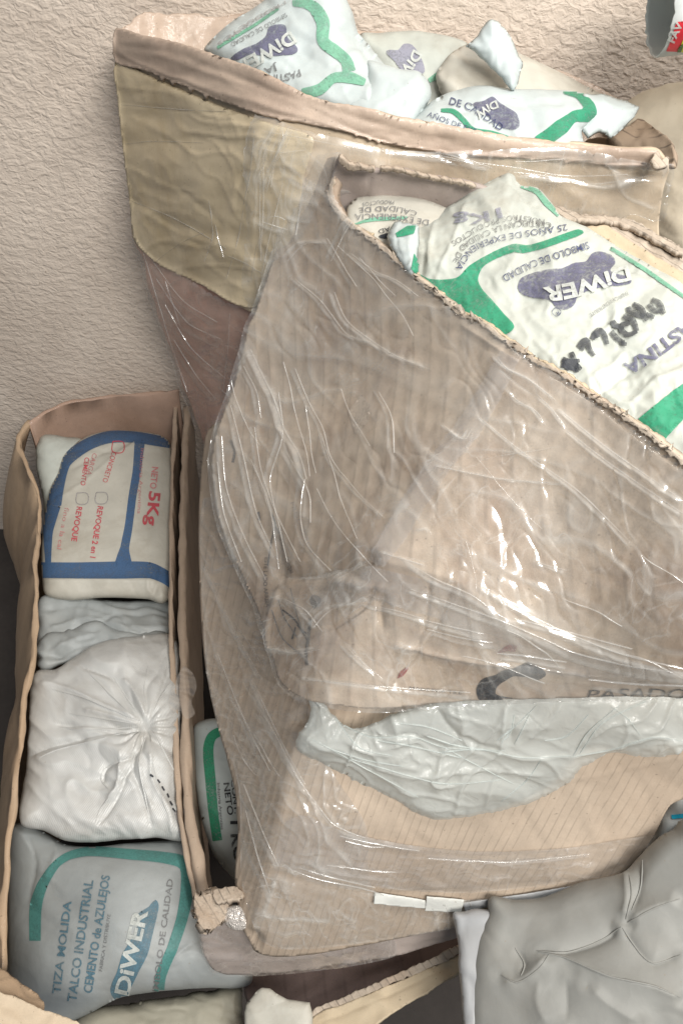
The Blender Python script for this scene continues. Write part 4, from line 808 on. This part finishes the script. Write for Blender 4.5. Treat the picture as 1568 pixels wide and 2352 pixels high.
folds('sharp_creases', [([(860, 1700), (940, 1712), (1060, 1740)], 3), ([(800, 1740), (900, 1770), (1020, 1800), (1150, 1790)], 3), ([(1020, 1716), (1100, 1760), (1180, 1800)], 2.4), ([(1180, 1640), (1172, 1680), (1150, 1705)], 3), ([(1215, 1640), (1195, 1680), (1180, 1710)], 3), ([(900, 1660), (980, 1668), (1060, 1700)], 3), ([(1400, 1620), (1440, 1650), (1470, 1690)], 2.4), ([(1240, 1745), (1210, 1790), (1150, 1840)], 2.4), ([(760, 1720), (840, 1745), (930, 1760)], 2.6), ([(1350, 1640), (1300, 1690), (1250, 1700)], 2.8)], 'G', WFILM, sk)
# ================================================================== box C: ruled tan carton under B
bxC = thing('cardboard_box', 'clean tan carton with ruled flute lines beneath the torn carton', 'carton', P3(1000, 1950, .75), GC)
Cctrl = [(470, 1000, .99), (458, 1200, .955), (465, 1420, .90), (492, 1642, .84), (550, 1830, .79), (556, 2040, .765), (600, 2160, .762), (700, 1700, .715), (655, 1886, .720), (618, 2040, .738), (700, 1400, .80), (700, 1100, .90),
         (1100, 1850, .692), (1100, 2120, .745), (850, 2150, .752), (1400, 2040, .722), (1500, 1950, .712), (1568, 1740, .672), (1568, 1500, .655), (1100, 1500, .69), (1700, 1800, .66), (850, 1700, .695)]
Cout = [(478, 985), (466, 1040), (458, 1120), (455, 1200), (456, 1300), (462, 1420), (472, 1550), (492, 1642), (509, 1694), (533, 1756), (548, 1803), (553, 1870), (551, 1994), (558, 2045), (571, 2090), (584, 2135), (604, 2162), (640, 2176), (720, 2176), (850, 2160), (950, 2145), (1040, 2128), (1150, 2105), (1250, 2082), (1340, 2055), (1417, 2010),
        (1443, 1998), (1479, 1954), (1507, 1904), (1536, 1850), (1568, 1836), (1700, 1800), (1720, 1560), (1500, 1450), (900, 1250), (700, 1080), (600, 980), (520, 960)]
def cuv(px, py):
    th = np.arctan2(px + 0, 4100 - py)
    k = np.where(px < 700, 1, 1.0)
    return np.stack([th * (2350 / 17.5) * 2 * pi / 1.0 * k, py / 2351], 1)
sheet('carton_shell', Cout, Cctrl, TANL, bxC, sp=5, th=.006, key='C', uvf=cuv,
      creases=[([(712, 1660), (690, 1780), (660, 1886), (628, 2000), (600, 2130)], 110, .014, 't'), ([(640, 1985), (720, 2018), (860, 2044), (1000, 2050), (1200, 2035), (1340, 2012), (1440, 1985)], 5, -.004), ([(800, 1930), (900, 1952), (1100, 1970), (1300, 1955), (1490, 1925)], 4, -.0025),
               ([(470, 1160), (500, 1230), (530, 1300)], 4, -.005), ([(480, 1190), (500, 1200), (516, 1220)], 4, .006), ([(470, 1300), (500, 1330), (520, 1300)], 5, -.004), ([(1230, 1808), (1400, 1778), (1568, 1742)], 3, .002)],
      noise=[('n', .004, 190, 10, 1.6, 3), ('n', .001, 50, 60, 2, 5)])
sheet('cling_film', [(470, 1150), (520, 1150), (640, 1420), (712, 1610), (760, 1760), (840, 1890), (860, 2040), (1000, 2062), (1300, 2040), (1430, 2005), (1040, 2124), (850, 2156), (720, 2171), (640, 2171), (608, 2156), (590, 2132), (577, 2088), (564, 2044), (558, 1994), (558, 1870), (554, 1803), (540, 1756), (516, 1694), (500, 1642), (480, 1550), (470, 1420), (464, 1300)],
      None, FILMA, bxC, sp=3.2, cs=1.0, th=0, on='C', off=.004, key='Cfilm', edgefade=6,
      creases=[([(605, 1642), (640, 1700), (680, 1780), (730, 1850), (770, 1895), (860, 1930)], 3.5, .006), ([(580, 1560), (640, 1690), (700, 1800)], 4, .005), ([(500, 1500), (560, 1650), (620, 1770)], 3, .005), ([(470, 1300), (540, 1450), (600, 1560)], 4, .005), ([(545, 1800), (600, 1900), (640, 1990)], 4, .005), ([(550, 1860), (580, 1960), (620, 2050)], 3, .005),
               ([(660, 1990), (740, 2020), (830, 2035)], 4, .008), ([(680, 2000), (780, 2030), (870, 2048)], 3, -.006), ([(590, 2090), (650, 2100), (760, 2105)], 4, .005), ([(640, 2010), (620, 2060), (600, 2110)], 5, .006)],
      noise=[('r', .0022, 46, 65, 4, 3), ('r', .0016, 30, 10, 4, 7), ('n', .0015, 20, 20, 3, 9)])
sheet('packing_tape', [(700, 1868), (760, 1895), (850, 1918), (960, 1938), (1100, 1950), (1300, 1942), (1500, 1912), (1492, 1932), (1440, 1990), (1300, 2020), (1100, 2042), (950, 2040), (860, 2030), (720, 2002), (640, 1975), (655, 1890)], None, FILMS, bxC, sp=3.2, cs=1.0, th=0, on='C', off=.0038, edgefade=5,
      creases=[([(780, 1912), (830, 1922), (880, 1932), (960, 1945)], 4, .008), ([(800, 1925), (850, 1935), (880, 1930)], 3, -.006), ([(700, 1975), (780, 1998), (900, 2015)], 4, .005), ([(980, 1960), (1150, 1975), (1350, 1960)], 3, .004)], noise=[('r', .0015, 26, 6, 6, 3), ('n', .0010, 16, 6, 4, 5)])
sheet('paper_strip', [(859, 2042), (975, 2060), (975, 2079), (857, 2068)], None, PAPERW, bxC, sp=3, th=.0006, on='C', off=.0046, sharp_outline=True)
sheet('paper_strip', [(978, 2050), (1063, 2058), (1056, 2086), (974, 2083)], None, PAPERW, bxC, sp=3, th=.0006, on='C', off=.0054, sharp_outline=True)
sheet('paper_strip', [(1060, 2066), (1128, 2056), (1200, 2046), (1343, 2022), (1343, 2034), (1240, 2058), (1128, 2074), (1066, 2084)], None, LGREY, bxC, sp=3, th=.0006, on='C', off=.005, sharp_outline=True)

folds('film_pleats', [([(605, 1642), (640, 1700), (680, 1780), (730, 1850), (770, 1895), (860, 1930), (1000, 1952), (1200, 1958), (1480, 1924)], 2.6), ([(580, 1560), (640, 1690), (700, 1800)], 2), ([(500, 1500), (560, 1650), (620, 1770)], 2), ([(470, 1300), (540, 1450), (600, 1560)], 2), ([(560, 1800), (600, 1900), (640, 1990)], 2), ([(565, 1860), (590, 1960), (620, 2050)], 2)] + rand_lines(34, (500, 1400, 660, 2050), 62, 10, 130, 41), 'Cfilm', PLEAT, bxC)
folds('tape_pleats', [([(780, 1912), (830, 1922), (880, 1932), (960, 1945)], 3.4), ([(795, 1922), (850, 1935), (880, 1936)], 3), ([(665, 1988), (740, 2012), (830, 2030), (880, 2044)], 3), ([(690, 1985), (780, 2010), (860, 2028)], 2.4), ([(980, 1960), (1150, 1972), (1350, 1956)], 2)] + rand_lines(16, (680, 1930, 1300, 2010), 8, 6, 140, 43), 'C', PLEAT, bxC, off=.005)
# ================================================================== box E (under C) and box D
zE, zD = .42, .42
def pz(x, y, z): t = min(tz(x, y, z), ty(x, y, .935)); return P3(x, y, t)
bxE = thing('cardboard_box', 'narrow open carton holding up the ruled one, its front corner torn and taped', 'carton', pz(440, 1900, .02) * [1, 1, 0], GC)
Ep = [(470, 2070), (456, 1990), (436, 1885), (427, 1780), (426, 1640), (421, 1500), (419, 1400), (419, 1200), (425, 1050), (430, 930)]
wallstrip('left_panel', [pz(x, y, zE) for x, y in Ep][::-1], .34, .011, RIMP, bxE, seed=4, key='Eleft', bulge=.0)
sheet('front_panel', [(458, 2110), (466, 2092), (500, 2090), (545, 2098), (570, 2120), (590, 2150), (650, 2172), (760, 2160), (1045, 2118), (1052, 2150), (980, 2172), (900, 2192), (800, 2212), (700, 2228), (600, 2236), (520, 2238), (488, 2226), (472, 2190), (462, 2150)],
      [(470, 2100, .772), (488, 2220, .79), (700, 2220, .792), (1045, 2140, .785), (700, 2160, .776), (545, 2100, .768)], LILAC, bxE, th=.006, key='Ef', noise=[('n', .003, 60, 10, 3, 2), ('v', .002, 30, 10, 3, 4)], sp=4, creases=[([(480, 2195), (600, 2205), (900, 2170), (1040, 2140)], 5, .005)])
sheet('packing_tape', [(460, 2120), (500, 2100), (560, 2110), (600, 2160), (700, 2178), (900, 2150), (905, 2190), (700, 2226), (520, 2236), (488, 2224), (470, 2190)], None, FILMH, bxE, th=0, on='Ef', off=.004, sp=4, edgefade=5, noise=[('r', .002, 22, 10, 4, 3), ('n', .0015, 14, 5, 3, 5)])
text('PRODUCTOS', [(838, 2226), (880, 2216), (935, 2202)], 14, 'Ef', BLACK, bxE, bold=.01)
sheet('torn_corner', [(446, 2062), (464, 2054), (490, 2052), (510, 2066), (520, 2086), (514, 2112), (496, 2128), (466, 2132), (452, 2100)], [(446, 2068, .748), (505, 2064, .752), (512, 2110, .748), (466, 2116, .742)], TORN, bxE, th=.012, sp=2.0, jit=1.4, seed=8, ns=2.5,
      noise=[('v', .006, 12, 30, 1.5, 2), ('n', .004, 6, 0, 1, 5)], key='tc')
sheet('torn_ply', [(488, 2050), (510, 2040), (545, 2036), (556, 2046), (554, 2062), (520, 2066), (500, 2072)], [(488, 2050, .752), (545, 2036, .752), (520, 2066, .744)], TORN, bxE, th=.006, sp=2.2, jit=1.6, noise=[('n', .004, 8, 0, 1, 5)])
sheet('foil_tape', [(512, 2092), (525, 2080), (550, 2078), (570, 2090), (578, 2112), (566, 2132), (545, 2138), (522, 2128), (512, 2112)], [(512, 2092, .757), (570, 2090, .752), (545, 2138, .75)], FOIL, bxE, th=.002, puff=.006, pw=26, sp=2.5, noise=[('v', .006, 14, 30, 1.2, 3), ('n', .002, 6, 0, 1, 5)])
sk = thing('powder_sack', 'dim sack with dark green border seen in the slot of the narrow carton', 'sack', pz(510, 1850, .2), GB)
sheet('sack_body', [(446, 1668), (462, 1656), (490, 1650), (530, 1656), (600, 1700), (620, 1850), (610, 2000), (560, 2030), (520, 2000), (490, 1960), (462, 1880), (448, 1780)], [(446, 1668, .985), (530, 1656, .97), (600, 2000, .96), (460, 1880, .965)], BAGB, sk, puff=.02, back=.04, pw=30, key='e1', noise=bagn(.6, 71), edgefade=8)
band('green_border', [(560, 1682), (520, 1676), (488, 1690), (479, 1720), (484, 1790), (490, 1860), (500, 1930)], [18, 20, 22, 24, 24, 22, 22], 'e1', GREEN, sk)
text('NETO', [(514, 1798), (519, 1838), (524, 1872)], 14, 'e1', BLACK, sk, bold=.02); text('CONT.', [(531, 1790), (535, 1830), (540, 1868)], 10, 'e1', BLACK, sk, bold=.02)
text('Industria Argentina', [(499, 1798), (503, 1850), (508, 1905)], 7, 'e1', BLACK, sk); text('1 KG', [(530, 1885), (532, 1930), (540, 1975)], 24, 'e1', BLACK, sk, bold=.03)

bxD = thing('cardboard_box', 'long low open carton at the left with a wavy orange-brown rim', 'carton', pz(200, 1600, .02) * [1, 1, 0], GC)
Dl = [(6, 2228), (8, 2068), (12, 2010), (16, 1949), (28, 1879), (36, 1809), (47, 1739), (51, 1655), (55, 1600), (70, 1547), (79, 1505), (83, 1428), (83, 1340), (82, 1288), (87, 1236), (91, 1166), (86, 1127), (63, 1068), (44, 1026), (44, 998), (70, 965), (105, 938), (160, 915), (250, 904), (330, 897), (412, 890)]
wallstrip('side_panel', [pz(x, y, zD) for x, y in Dl[:21]], .40, .0065, RIM, bxD, seed=2, lean=.10, bulge=.045, key='Dl')
wallstrip('back_panel', [pz(x, y, zD) - np.array([0, .006, 0]) for x, y in Dl[20:]], .40, .006, RIMK, bxD, seed=3, key='Db')
Dr = [(404, 925), (398, 1050), (394, 1200), (392, 1400), (396, 1560), (402, 1700), (410, 1830), (428, 1960), (452, 2080)]
wallstrip('side_panel', [pz(x, y, zD - .008) for x, y in Dr], .36, .006, RIMP, bxD, seed=7, key='Dr')
sheet('end_flap', [(-40, 2215), (10, 2228), (45, 2252), (90, 2285), (103, 2305), (96, 2330), (70, 2318), (30, 2290), (-40, 2270)], [(-40, 2215, .725), (100, 2300, .715), (-40, 2270, .70)], RIM, bxD, th=.005, jit=1.2, noise=[('v', .004, 30, 30, 2, 3)], sp=4)
sheet('end_flap', [(-60, 2266), (0, 2278), (60, 2300), (100, 2318), (140, 2330), (200, 2362), (220, 2420), (-60, 2420)], [(-60, 2266, .70), (140, 2330, .70), (0, 2400, .675)], TAN, bxD, th=.006, jit=1.2, noise=[('n', .004, 30, 30, 2, 3)], sp=4)
# film hanging on the outside of its rim
sheet('packing_tape', [(414, 1540), (424, 1530), (445, 1548), (452, 1580), (440, 1612), (448, 1640), (428, 1650), (412, 1630), (398, 1640), (388, 1608)], [tuple((x, y, tz(x, y, .431))) for x, y in [(414, 1540), (452, 1580), (428, 1650), (388, 1608)]], FILMH, bxD, th=0, noise=[('v', .003, 24, 30, 2, 3)], sp=4)

def zz(x, y, z): return (x, y, float(min(tz(x, y, z), ty(x, y, .92))))
def dsack(label, outline, ctrl, mat, key, **kw):
    s = thing('powder_sack', label, 'sack', pz(outline[0][0], outline[0][1], .35), kw.pop('group', GB))
    sheet('sack_body', outline, ctrl, mat, s, key=key, **kw); return s
dsack('small plain white sack corner beside the blue-bordered one', [(86, 1018), (95, 998), (120, 996), (150, 1003), (190, 1010), (200, 1080), (190, 1200), (110, 1200), (98, 1130), (84, 1070)], [zz(90, 1000, .385), zz(190, 1010, .375), zz(110, 1200, .33), zz(190, 1200, .33)], BAGW, 'd0', puff=.02, back=.03, pw=35,
      creases=[([(100, 1080), (140, 1075), (170, 1050)], 5, -.006), ([(110, 1110), (150, 1100), (190, 1060)], 4, -.006)], noise=bagn(.8, 81))
sk = dsack('blue-bordered sack with red lettering and checkboxes in the left carton', [(104, 1180), (118, 1120), (135, 1085), (150, 1040), (195, 1004), (240, 990), (290, 988), (350, 994), (386, 1010), (400, 1060), (402, 1200), (398, 1300), (394, 1372), (372, 1386), (340, 1376), (240, 1372), (160, 1378), (106, 1366), (98, 1330), (96, 1260)],
      [zz(104, 1180, .37), zz(200, 1010, .385), zz(386, 1010, .375), zz(396, 1370, .365), zz(106, 1366, .365), zz(250, 1200, .385)], BAGD, 'd1', cs=1.6, puff=.022, back=.05, pw=45, sp=4,
      creases=[([(130, 1150), (190, 1110), (260, 1050), (318, 1010)], 4, .009), ([(150, 1040), (200, 1030), (260, 1035), (310, 1008)], 4, -.008), ([(160, 1080), (210, 1050), (300, 1010)], 5, -.007), ([(100, 1335), (240, 1333), (370, 1335)], 8, .006), ([(372, 1290), (362, 1340), (350, 1375)], 5, -.010), ([(350, 1300), (340, 1350), (365, 1378)], 4, .006)], noise=bagn(.35, 91), edgefade=8)
band('blue_border', [(122, 1160), (130, 1110), (150, 1060), (200, 1022), (250, 1004), (310, 1004), (395, 1018)], [40, 40, 30, 28, 28, 26, 24], 'd1', BLUE, sk)
band('blue_border', [(112, 1300), (112, 1220), (122, 1160)], [12, 22, 38], 'd1', BLUE, sk)
band('blue_border', [(322, 1010), (315, 1080), (305, 1140), (296, 1210), (286, 1265), (284, 1300)], [24, 19, 18, 18, 20, 44], 'd1', BLUE, sk)
band('blue_border', [(96, 1309), (180, 1310), (290, 1309), (345, 1310), (380, 1325), (400, 1340)], [36, 37, 40, 38, 32, 28], 'd1', BLUE, sk)
def vt(s, x0, y0, x1, y1, h, m_=RED, b=.02, k='d1'): text(s, [(x0, y0), ((x0 + x1) / 2, (y0 + y1) / 2), (x1, y1)], h, k, m_, sk, bold=b)
vt('REVOQUE 2 en 1', 226, 1162, 208, 1280, 13); vt('REVOQUE', 178, 1163, 165, 1242, 13); vt('fino a la cal', 150, 1165, 132, 1260, 11, REDF, .0)
vt('CONCRETO', 258, 1036, 236, 1106, 12, RED, .0); vt('CARGA', 214, 1040, 200, 1090, 11, REDF, .01); vt('CEMENTO', 196, 1050, 186, 1114, 11, RED, .01)
vt('5Kg', 344, 1128, 336, 1206, 26, RED, .03); vt('NETO', 350, 1072, 345, 1122, 15, REDF, .02); vt('Industria Argentina', 324, 1030, 316, 1180, 9, REDF, .0)
for cx, cy in ((190, 1144), (234, 1143), (272, 1026)): strokes('checkbox', [[(cx - 12, cy - 12), (cx + 12, cy - 10), (cx + 11, cy + 12), (cx - 13, cy + 11), (cx - 12, cy - 12)]], 2.2, 'd1', RED if cx > 260 else GRAYF, sk)
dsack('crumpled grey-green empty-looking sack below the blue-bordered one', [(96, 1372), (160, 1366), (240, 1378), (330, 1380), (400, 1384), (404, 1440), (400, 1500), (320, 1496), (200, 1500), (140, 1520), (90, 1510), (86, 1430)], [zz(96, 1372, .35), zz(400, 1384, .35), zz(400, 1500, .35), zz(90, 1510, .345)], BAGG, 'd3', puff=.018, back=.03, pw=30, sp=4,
      creases=[([(100, 1400), (180, 1390), (260, 1410), (390, 1408)], 6, -.010), ([(110, 1440), (200, 1420), (300, 1445), (395, 1440)], 6, .010), ([(95, 1480), (180, 1440), (220, 1440)], 6, -.012), ([(150, 1460), (260, 1460), (400, 1465)], 5, -.008)], cs=2, ns=1.6, noise=bagn(2.5, 101), edgefade=8)
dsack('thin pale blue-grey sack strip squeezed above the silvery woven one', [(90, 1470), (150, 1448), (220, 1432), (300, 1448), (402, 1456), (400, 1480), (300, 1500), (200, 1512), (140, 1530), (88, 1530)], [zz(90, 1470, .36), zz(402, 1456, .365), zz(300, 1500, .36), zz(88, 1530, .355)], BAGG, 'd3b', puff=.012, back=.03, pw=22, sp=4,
      creases=[([(110, 1500), (180, 1465), (240, 1450)], 5, .008), ([(130, 1510), (200, 1480), (300, 1478)], 4, -.008)], cs=2, ns=1.6, noise=bagn(2.5, 107))
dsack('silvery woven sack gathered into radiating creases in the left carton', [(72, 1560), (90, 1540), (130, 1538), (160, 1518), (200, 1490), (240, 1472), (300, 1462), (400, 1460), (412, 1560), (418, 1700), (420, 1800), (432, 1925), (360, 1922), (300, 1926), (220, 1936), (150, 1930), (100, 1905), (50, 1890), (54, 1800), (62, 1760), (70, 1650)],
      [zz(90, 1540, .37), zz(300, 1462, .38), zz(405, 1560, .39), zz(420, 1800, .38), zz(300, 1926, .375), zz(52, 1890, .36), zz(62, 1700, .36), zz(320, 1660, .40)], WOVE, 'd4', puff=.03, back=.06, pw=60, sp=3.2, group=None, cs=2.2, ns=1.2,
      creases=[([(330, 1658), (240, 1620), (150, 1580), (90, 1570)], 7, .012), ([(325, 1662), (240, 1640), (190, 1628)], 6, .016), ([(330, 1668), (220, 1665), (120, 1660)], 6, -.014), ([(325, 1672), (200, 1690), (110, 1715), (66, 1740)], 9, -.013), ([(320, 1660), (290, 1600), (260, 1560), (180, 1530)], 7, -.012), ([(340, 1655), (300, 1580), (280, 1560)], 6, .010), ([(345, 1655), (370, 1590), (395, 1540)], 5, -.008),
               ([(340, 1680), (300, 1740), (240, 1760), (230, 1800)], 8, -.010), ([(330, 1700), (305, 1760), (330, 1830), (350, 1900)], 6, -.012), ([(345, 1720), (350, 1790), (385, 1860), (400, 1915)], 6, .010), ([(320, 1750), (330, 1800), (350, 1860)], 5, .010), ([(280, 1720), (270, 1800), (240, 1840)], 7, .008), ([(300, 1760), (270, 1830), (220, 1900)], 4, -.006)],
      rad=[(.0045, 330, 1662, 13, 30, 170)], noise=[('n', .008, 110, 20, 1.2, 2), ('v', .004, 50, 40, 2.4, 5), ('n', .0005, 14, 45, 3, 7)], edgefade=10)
sk = bpy.data.objects['sack_body']; sk = SURF and [o for o in bpy.data.objects if o.type == 'EMPTY'][-1]
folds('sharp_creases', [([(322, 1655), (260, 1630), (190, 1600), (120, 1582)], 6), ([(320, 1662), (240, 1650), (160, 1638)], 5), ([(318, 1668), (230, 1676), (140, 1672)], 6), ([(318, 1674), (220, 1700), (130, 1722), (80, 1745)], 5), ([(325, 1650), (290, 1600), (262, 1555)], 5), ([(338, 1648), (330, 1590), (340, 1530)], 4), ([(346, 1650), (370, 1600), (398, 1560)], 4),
  ([(330, 1680), (300, 1730), (240, 1765)], 6), ([(338, 1684), (320, 1750), (335, 1830), (352, 1910)], 5), ([(346, 1686), (352, 1760), (372, 1830), (398, 1900)], 5), ([(326, 1690), (290, 1780), (230, 1860), (214, 1910)], 4), ([(352, 1676), (380, 1730), (410, 1790)], 4), ([(300, 1640), (250, 1590), (200, 1540)], 4), ([(240, 1760), (232, 1790), (250, 1812)], 5)], 'd4', WOVE, sk, wpx=5)
strokes('stitching', [[(362, 1790), (368, 1798)], [(372, 1806), (378, 1816)], [(384, 1822), (388, 1832)], [(390, 1840), (396, 1850)], [(396, 1856), (404, 1866)], [(346, 1778), (352, 1784)]], 4, 'd4', BLACK, sk)
strokes('grey_stripe', [[(404, 1862), (412, 1890), (418, 1922)]], 10, 'd4', GRAYF, sk)
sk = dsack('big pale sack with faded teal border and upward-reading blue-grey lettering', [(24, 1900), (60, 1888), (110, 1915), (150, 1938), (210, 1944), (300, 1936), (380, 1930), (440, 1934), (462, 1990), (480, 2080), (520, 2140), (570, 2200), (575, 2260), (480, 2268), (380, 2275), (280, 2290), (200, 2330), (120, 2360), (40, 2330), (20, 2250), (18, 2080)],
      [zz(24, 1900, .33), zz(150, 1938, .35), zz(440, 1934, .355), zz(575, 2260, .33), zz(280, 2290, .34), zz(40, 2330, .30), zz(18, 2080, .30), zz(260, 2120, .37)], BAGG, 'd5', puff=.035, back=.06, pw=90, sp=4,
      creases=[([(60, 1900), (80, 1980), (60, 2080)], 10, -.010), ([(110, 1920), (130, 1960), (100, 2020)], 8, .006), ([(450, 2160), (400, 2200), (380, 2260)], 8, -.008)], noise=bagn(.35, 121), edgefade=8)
band('teal_border', [(82, 2160), (84, 2080), (100, 2030), (130, 1985), (160, 1965), (210, 1955), (300, 1962), (380, 1970), (425, 1985), (430, 2040), (418, 2110), (395, 2180), (370, 2240), (365, 2290)], [26, 28, 24, 18, 18, 22, 24, 26, 30, 30, 26, 24, 24, 24], 'd5', TEAL, sk)
vt('TIZA MOLIDA', 140, 2282, 166, 2070, 19, LOGOB, .015, 'd5'); vt('TALCO INDUSTRIAL', 176, 2300, 216, 2022, 21, LOGOB, .02, 'd5'); vt('CEMENTO de AZULEJOS', 212, 2280, 254, 2012, 20, LOGOB, .02, 'd5'); vt('FABRICA Y DISTRIBUYE', 236, 2230, 256, 2100, 8, GRAY, 0, 'd5')
patchprint('logo', [(262, 2292), (254, 2270), (270, 2230), (282, 2190), (300, 2160), (318, 2120), (316, 2100), (342, 2082), (358, 2066), (365, 2078), (362, 2100), (350, 2150), (340, 2190), (320, 2230), (300, 2270), (286, 2296)], 'd5', LOGOB, sk, sp=4)
vt('DiWER', 296, 2285, 340, 2092, 34, WHITE, .03, 'd5'); vt('SIMBOLO DE CALIDAD', 362, 2290, 398, 2020, 14, GRAY, .01, 'd5')
dsack('plain khaki-grey sack under the teal-bordered one at the bottom edge', [(120, 2400), (170, 2345), (230, 2315), (300, 2300), (400, 2285), (480, 2272), (552, 2264), (558, 2300), (555, 2420), (200, 2460)], [zz(120, 2400, .30), zz(300, 2300, .31), zz(552, 2264, .30), zz(555, 2420, .31)], KHAK, 'd6', puff=.02, back=.04, pw=30, sp=4,
      creases=[([(505, 2275), (515, 2310), (500, 2350)], 6, -.01), ([(540, 2270), (535, 2310), (545, 2350)], 5, .008)], noise=bagn(.8, 131))

# ================================================================== carton F at the bottom and its contents
bxF = thing('cardboard_box', 'half-hidden dark open carton at the bottom edge with a torn beige flap', 'carton', pz(850, 2300, .02) * [1, 1, 0], GC)
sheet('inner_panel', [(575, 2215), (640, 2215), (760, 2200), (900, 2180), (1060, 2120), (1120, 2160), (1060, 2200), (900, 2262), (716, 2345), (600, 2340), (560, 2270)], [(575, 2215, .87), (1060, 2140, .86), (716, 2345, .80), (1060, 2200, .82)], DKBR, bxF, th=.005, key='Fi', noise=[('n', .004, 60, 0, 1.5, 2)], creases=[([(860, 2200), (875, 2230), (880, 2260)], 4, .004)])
sheet('torn_rim', [(716, 2322), (800, 2285), (900, 2240), (980, 2205), (1060, 2168), (1070, 2180), (980, 2225), (900, 2258), (800, 2302), (716, 2344)], [(716, 2322, .785), (1060, 2168, .80), (900, 2258, .79)], TORN, bxF, th=.004, sp=3, jit=1.4, noise=[('n', .003, 10, 0, 1, 3)])
sheet('front_flap', [(716, 2340), (800, 2302), (900, 2258), (980, 2225), (1080, 2184), (1080, 2212), (980, 2278), (900, 2326), (840, 2370), (790, 2430), (716, 2430)], [(716, 2340, .78), (1080, 2184, .80), (840, 2370, .765)], BEIGE, bxF, th=.004, sp=4, jit=.6, noise=[('n', .003, 50, 60, 1, 3)], creases=[([(730, 2350), (880, 2290), (1060, 2205)], 4, -.003)])
sk = thing('paper_sack', 'cream paper sack corner poking up at the bottom beside the beige flap', 'sack', P3(640, 2320, .76))
sheet('sack_body', [(560, 2325), (566, 2304), (590, 2276), (602, 2268), (620, 2270), (636, 2282), (662, 2294), (712, 2300), (720, 2330), (718, 2430), (560, 2430)], [(560, 2325, .77), (602, 2268, .775), (712, 2300, .765), (640, 2430, .745)], BAGD, sk, puff=.004, back=.03, pw=26, sp=4, noise=bagn(.3, 141), sharp_outline=True, creases=[([(562, 2320), (620, 2312), (660, 2296)], 3, -.005)])

# ================================================================== grey plastic at the right, printed pack
sk = thing('grey_plastic_sack', 'dull grey creased plastic sack filling the bottom right corner', 'plastic bag', P3(1300, 2200, .68))
Ho = [(1056, 2430), (1060, 2330), (1066, 2260), (1090, 2160), (1120, 2100), (1122, 2062), (1134, 2058), (1180, 2066), (1245, 2060), (1290, 2042), (1336, 2024), (1400, 2012), (1434, 2002), (1462, 1970), (1490, 1940), (1520, 1915), (1545, 1902), (1556, 1885), (1575, 1876), (1720, 1840), (1740, 2460), (1060, 2480)]
sheet('bag_skin', Ho, [(1122, 2062, .725), (1245, 2060, .72), (1434, 2002, .70), (1560, 1885, .68), (1060, 2330, .70), (1300, 2200, .68), (1500, 2200, .655), (1300, 2400, .65), (1700, 2400, .63)], GREYB, sk, sp=4.5, puff=.02, back=.05, pw=50, key='H',
      creases=[([(1436, 1985), (1442, 2060), (1428, 2125)], 22, .006, 'w'), ([(1462, 1975), (1468, 2040), (1455, 2095)], 14, -.004, 'w'), ([(1425, 2128), (1380, 2158), (1300, 2188), (1230, 2182)], 26, -.008, 't'), ([(1150, 2236), (1180, 2256), (1235, 2225), (1262, 2190)], 30, .006, 't'),
               ([(1232, 2185), (1300, 2200), (1400, 2242), (1500, 2264), (1568, 2292)], 34, .008, 't'), ([(1425, 2130), (1470, 2190), (1500, 2215), (1568, 2190)], 30, -.006, 't'), ([(1440, 2120), (1500, 2085), (1568, 2062)], 36, .007, 't'), ([(1240, 2240), (1236, 2300), (1262, 2360)], 26, .004, 'w'), ([(1300, 2240), (1300, 2351)], 22, -.003, 'w'), ([(1180, 2175), (1205, 2215), (1192, 2240)], 14, -.004, 't'), ([(1350, 2260), (1390, 2300), (1470, 2351)], 30, .005, 't')],
      noise=[('n', .004, 240, 35, 1.3, 2), ('g', .0008, 110, 30, 4, 9), ('n', .0010, 60, 70, 2, 19)], edgefade=12, cs=1.2)
sheet('folded_edge', [(1040, 2096), (1080, 2091), (1122, 2090), (1140, 2092), (1146, 2120), (1144, 2170), (1132, 2210), (1112, 2260), (1104, 2320), (1098, 2430), (1062, 2430), (1062, 2345), (1056, 2260), (1048, 2165)], [(1040, 2096, .722), (1140, 2092, .715), (1144, 2170, .70), (1062, 2345, .685), (1100, 2400, .675)], LGREY, sk, sp=4, th=.002, puff=.008, pw=20, noise=[('n', .003, 50, 80, 2, 3)], sharp_outline=True)
sk = thing('printed_pack', 'white pack with a thin cyan line at the right edge beside the ruled carton', 'pack', P3(1560, 1880, .73))
sheet('pack_skin', [(1440, 2010), (1490, 1930), (1530, 1840), (1560, 1800), (1620, 1740), (1740, 1720), (1740, 1960), (1560, 1960), (1500, 2040)], [(1440, 2010, .75), (1530, 1840, .722), (1740, 1720, .685), (1560, 1960, .705), (1700, 1900, .68)], WPLAS, sk, puff=.01, back=.03, pw=30, key='I', noise=[('n', .004, 60, 0, 1, 3)])
band('cyan_line', [(1541, 1876), (1570, 1873), (1640, 1868)], 10, 'I', CYAN, sk)
sk = bpy.data.objects['grey_plastic_sack']
folds('sharp_creases', [([(1425, 2128), (1380, 2158), (1300, 2188), (1232, 2184)], 5), ([(1150, 2238), (1185, 2256), (1235, 2225), (1260, 2192)], 5), ([(1236, 2186), (1300, 2200), (1400, 2242), (1500, 2264), (1560, 2290)], 6), ([(1428, 2130), (1470, 2190), (1500, 2212), (1560, 2192)], 5), ([(1440, 1990), (1450, 2050), (1436, 2110)], 6), ([(1475, 1975), (1472, 2030), (1450, 2090)], 4), ([(1182, 2176), (1205, 2215), (1196, 2240)], 4), ([(1440, 2118), (1500, 2085), (1560, 2064)], 5)], 'H', GREYB, sk, wpx=5)
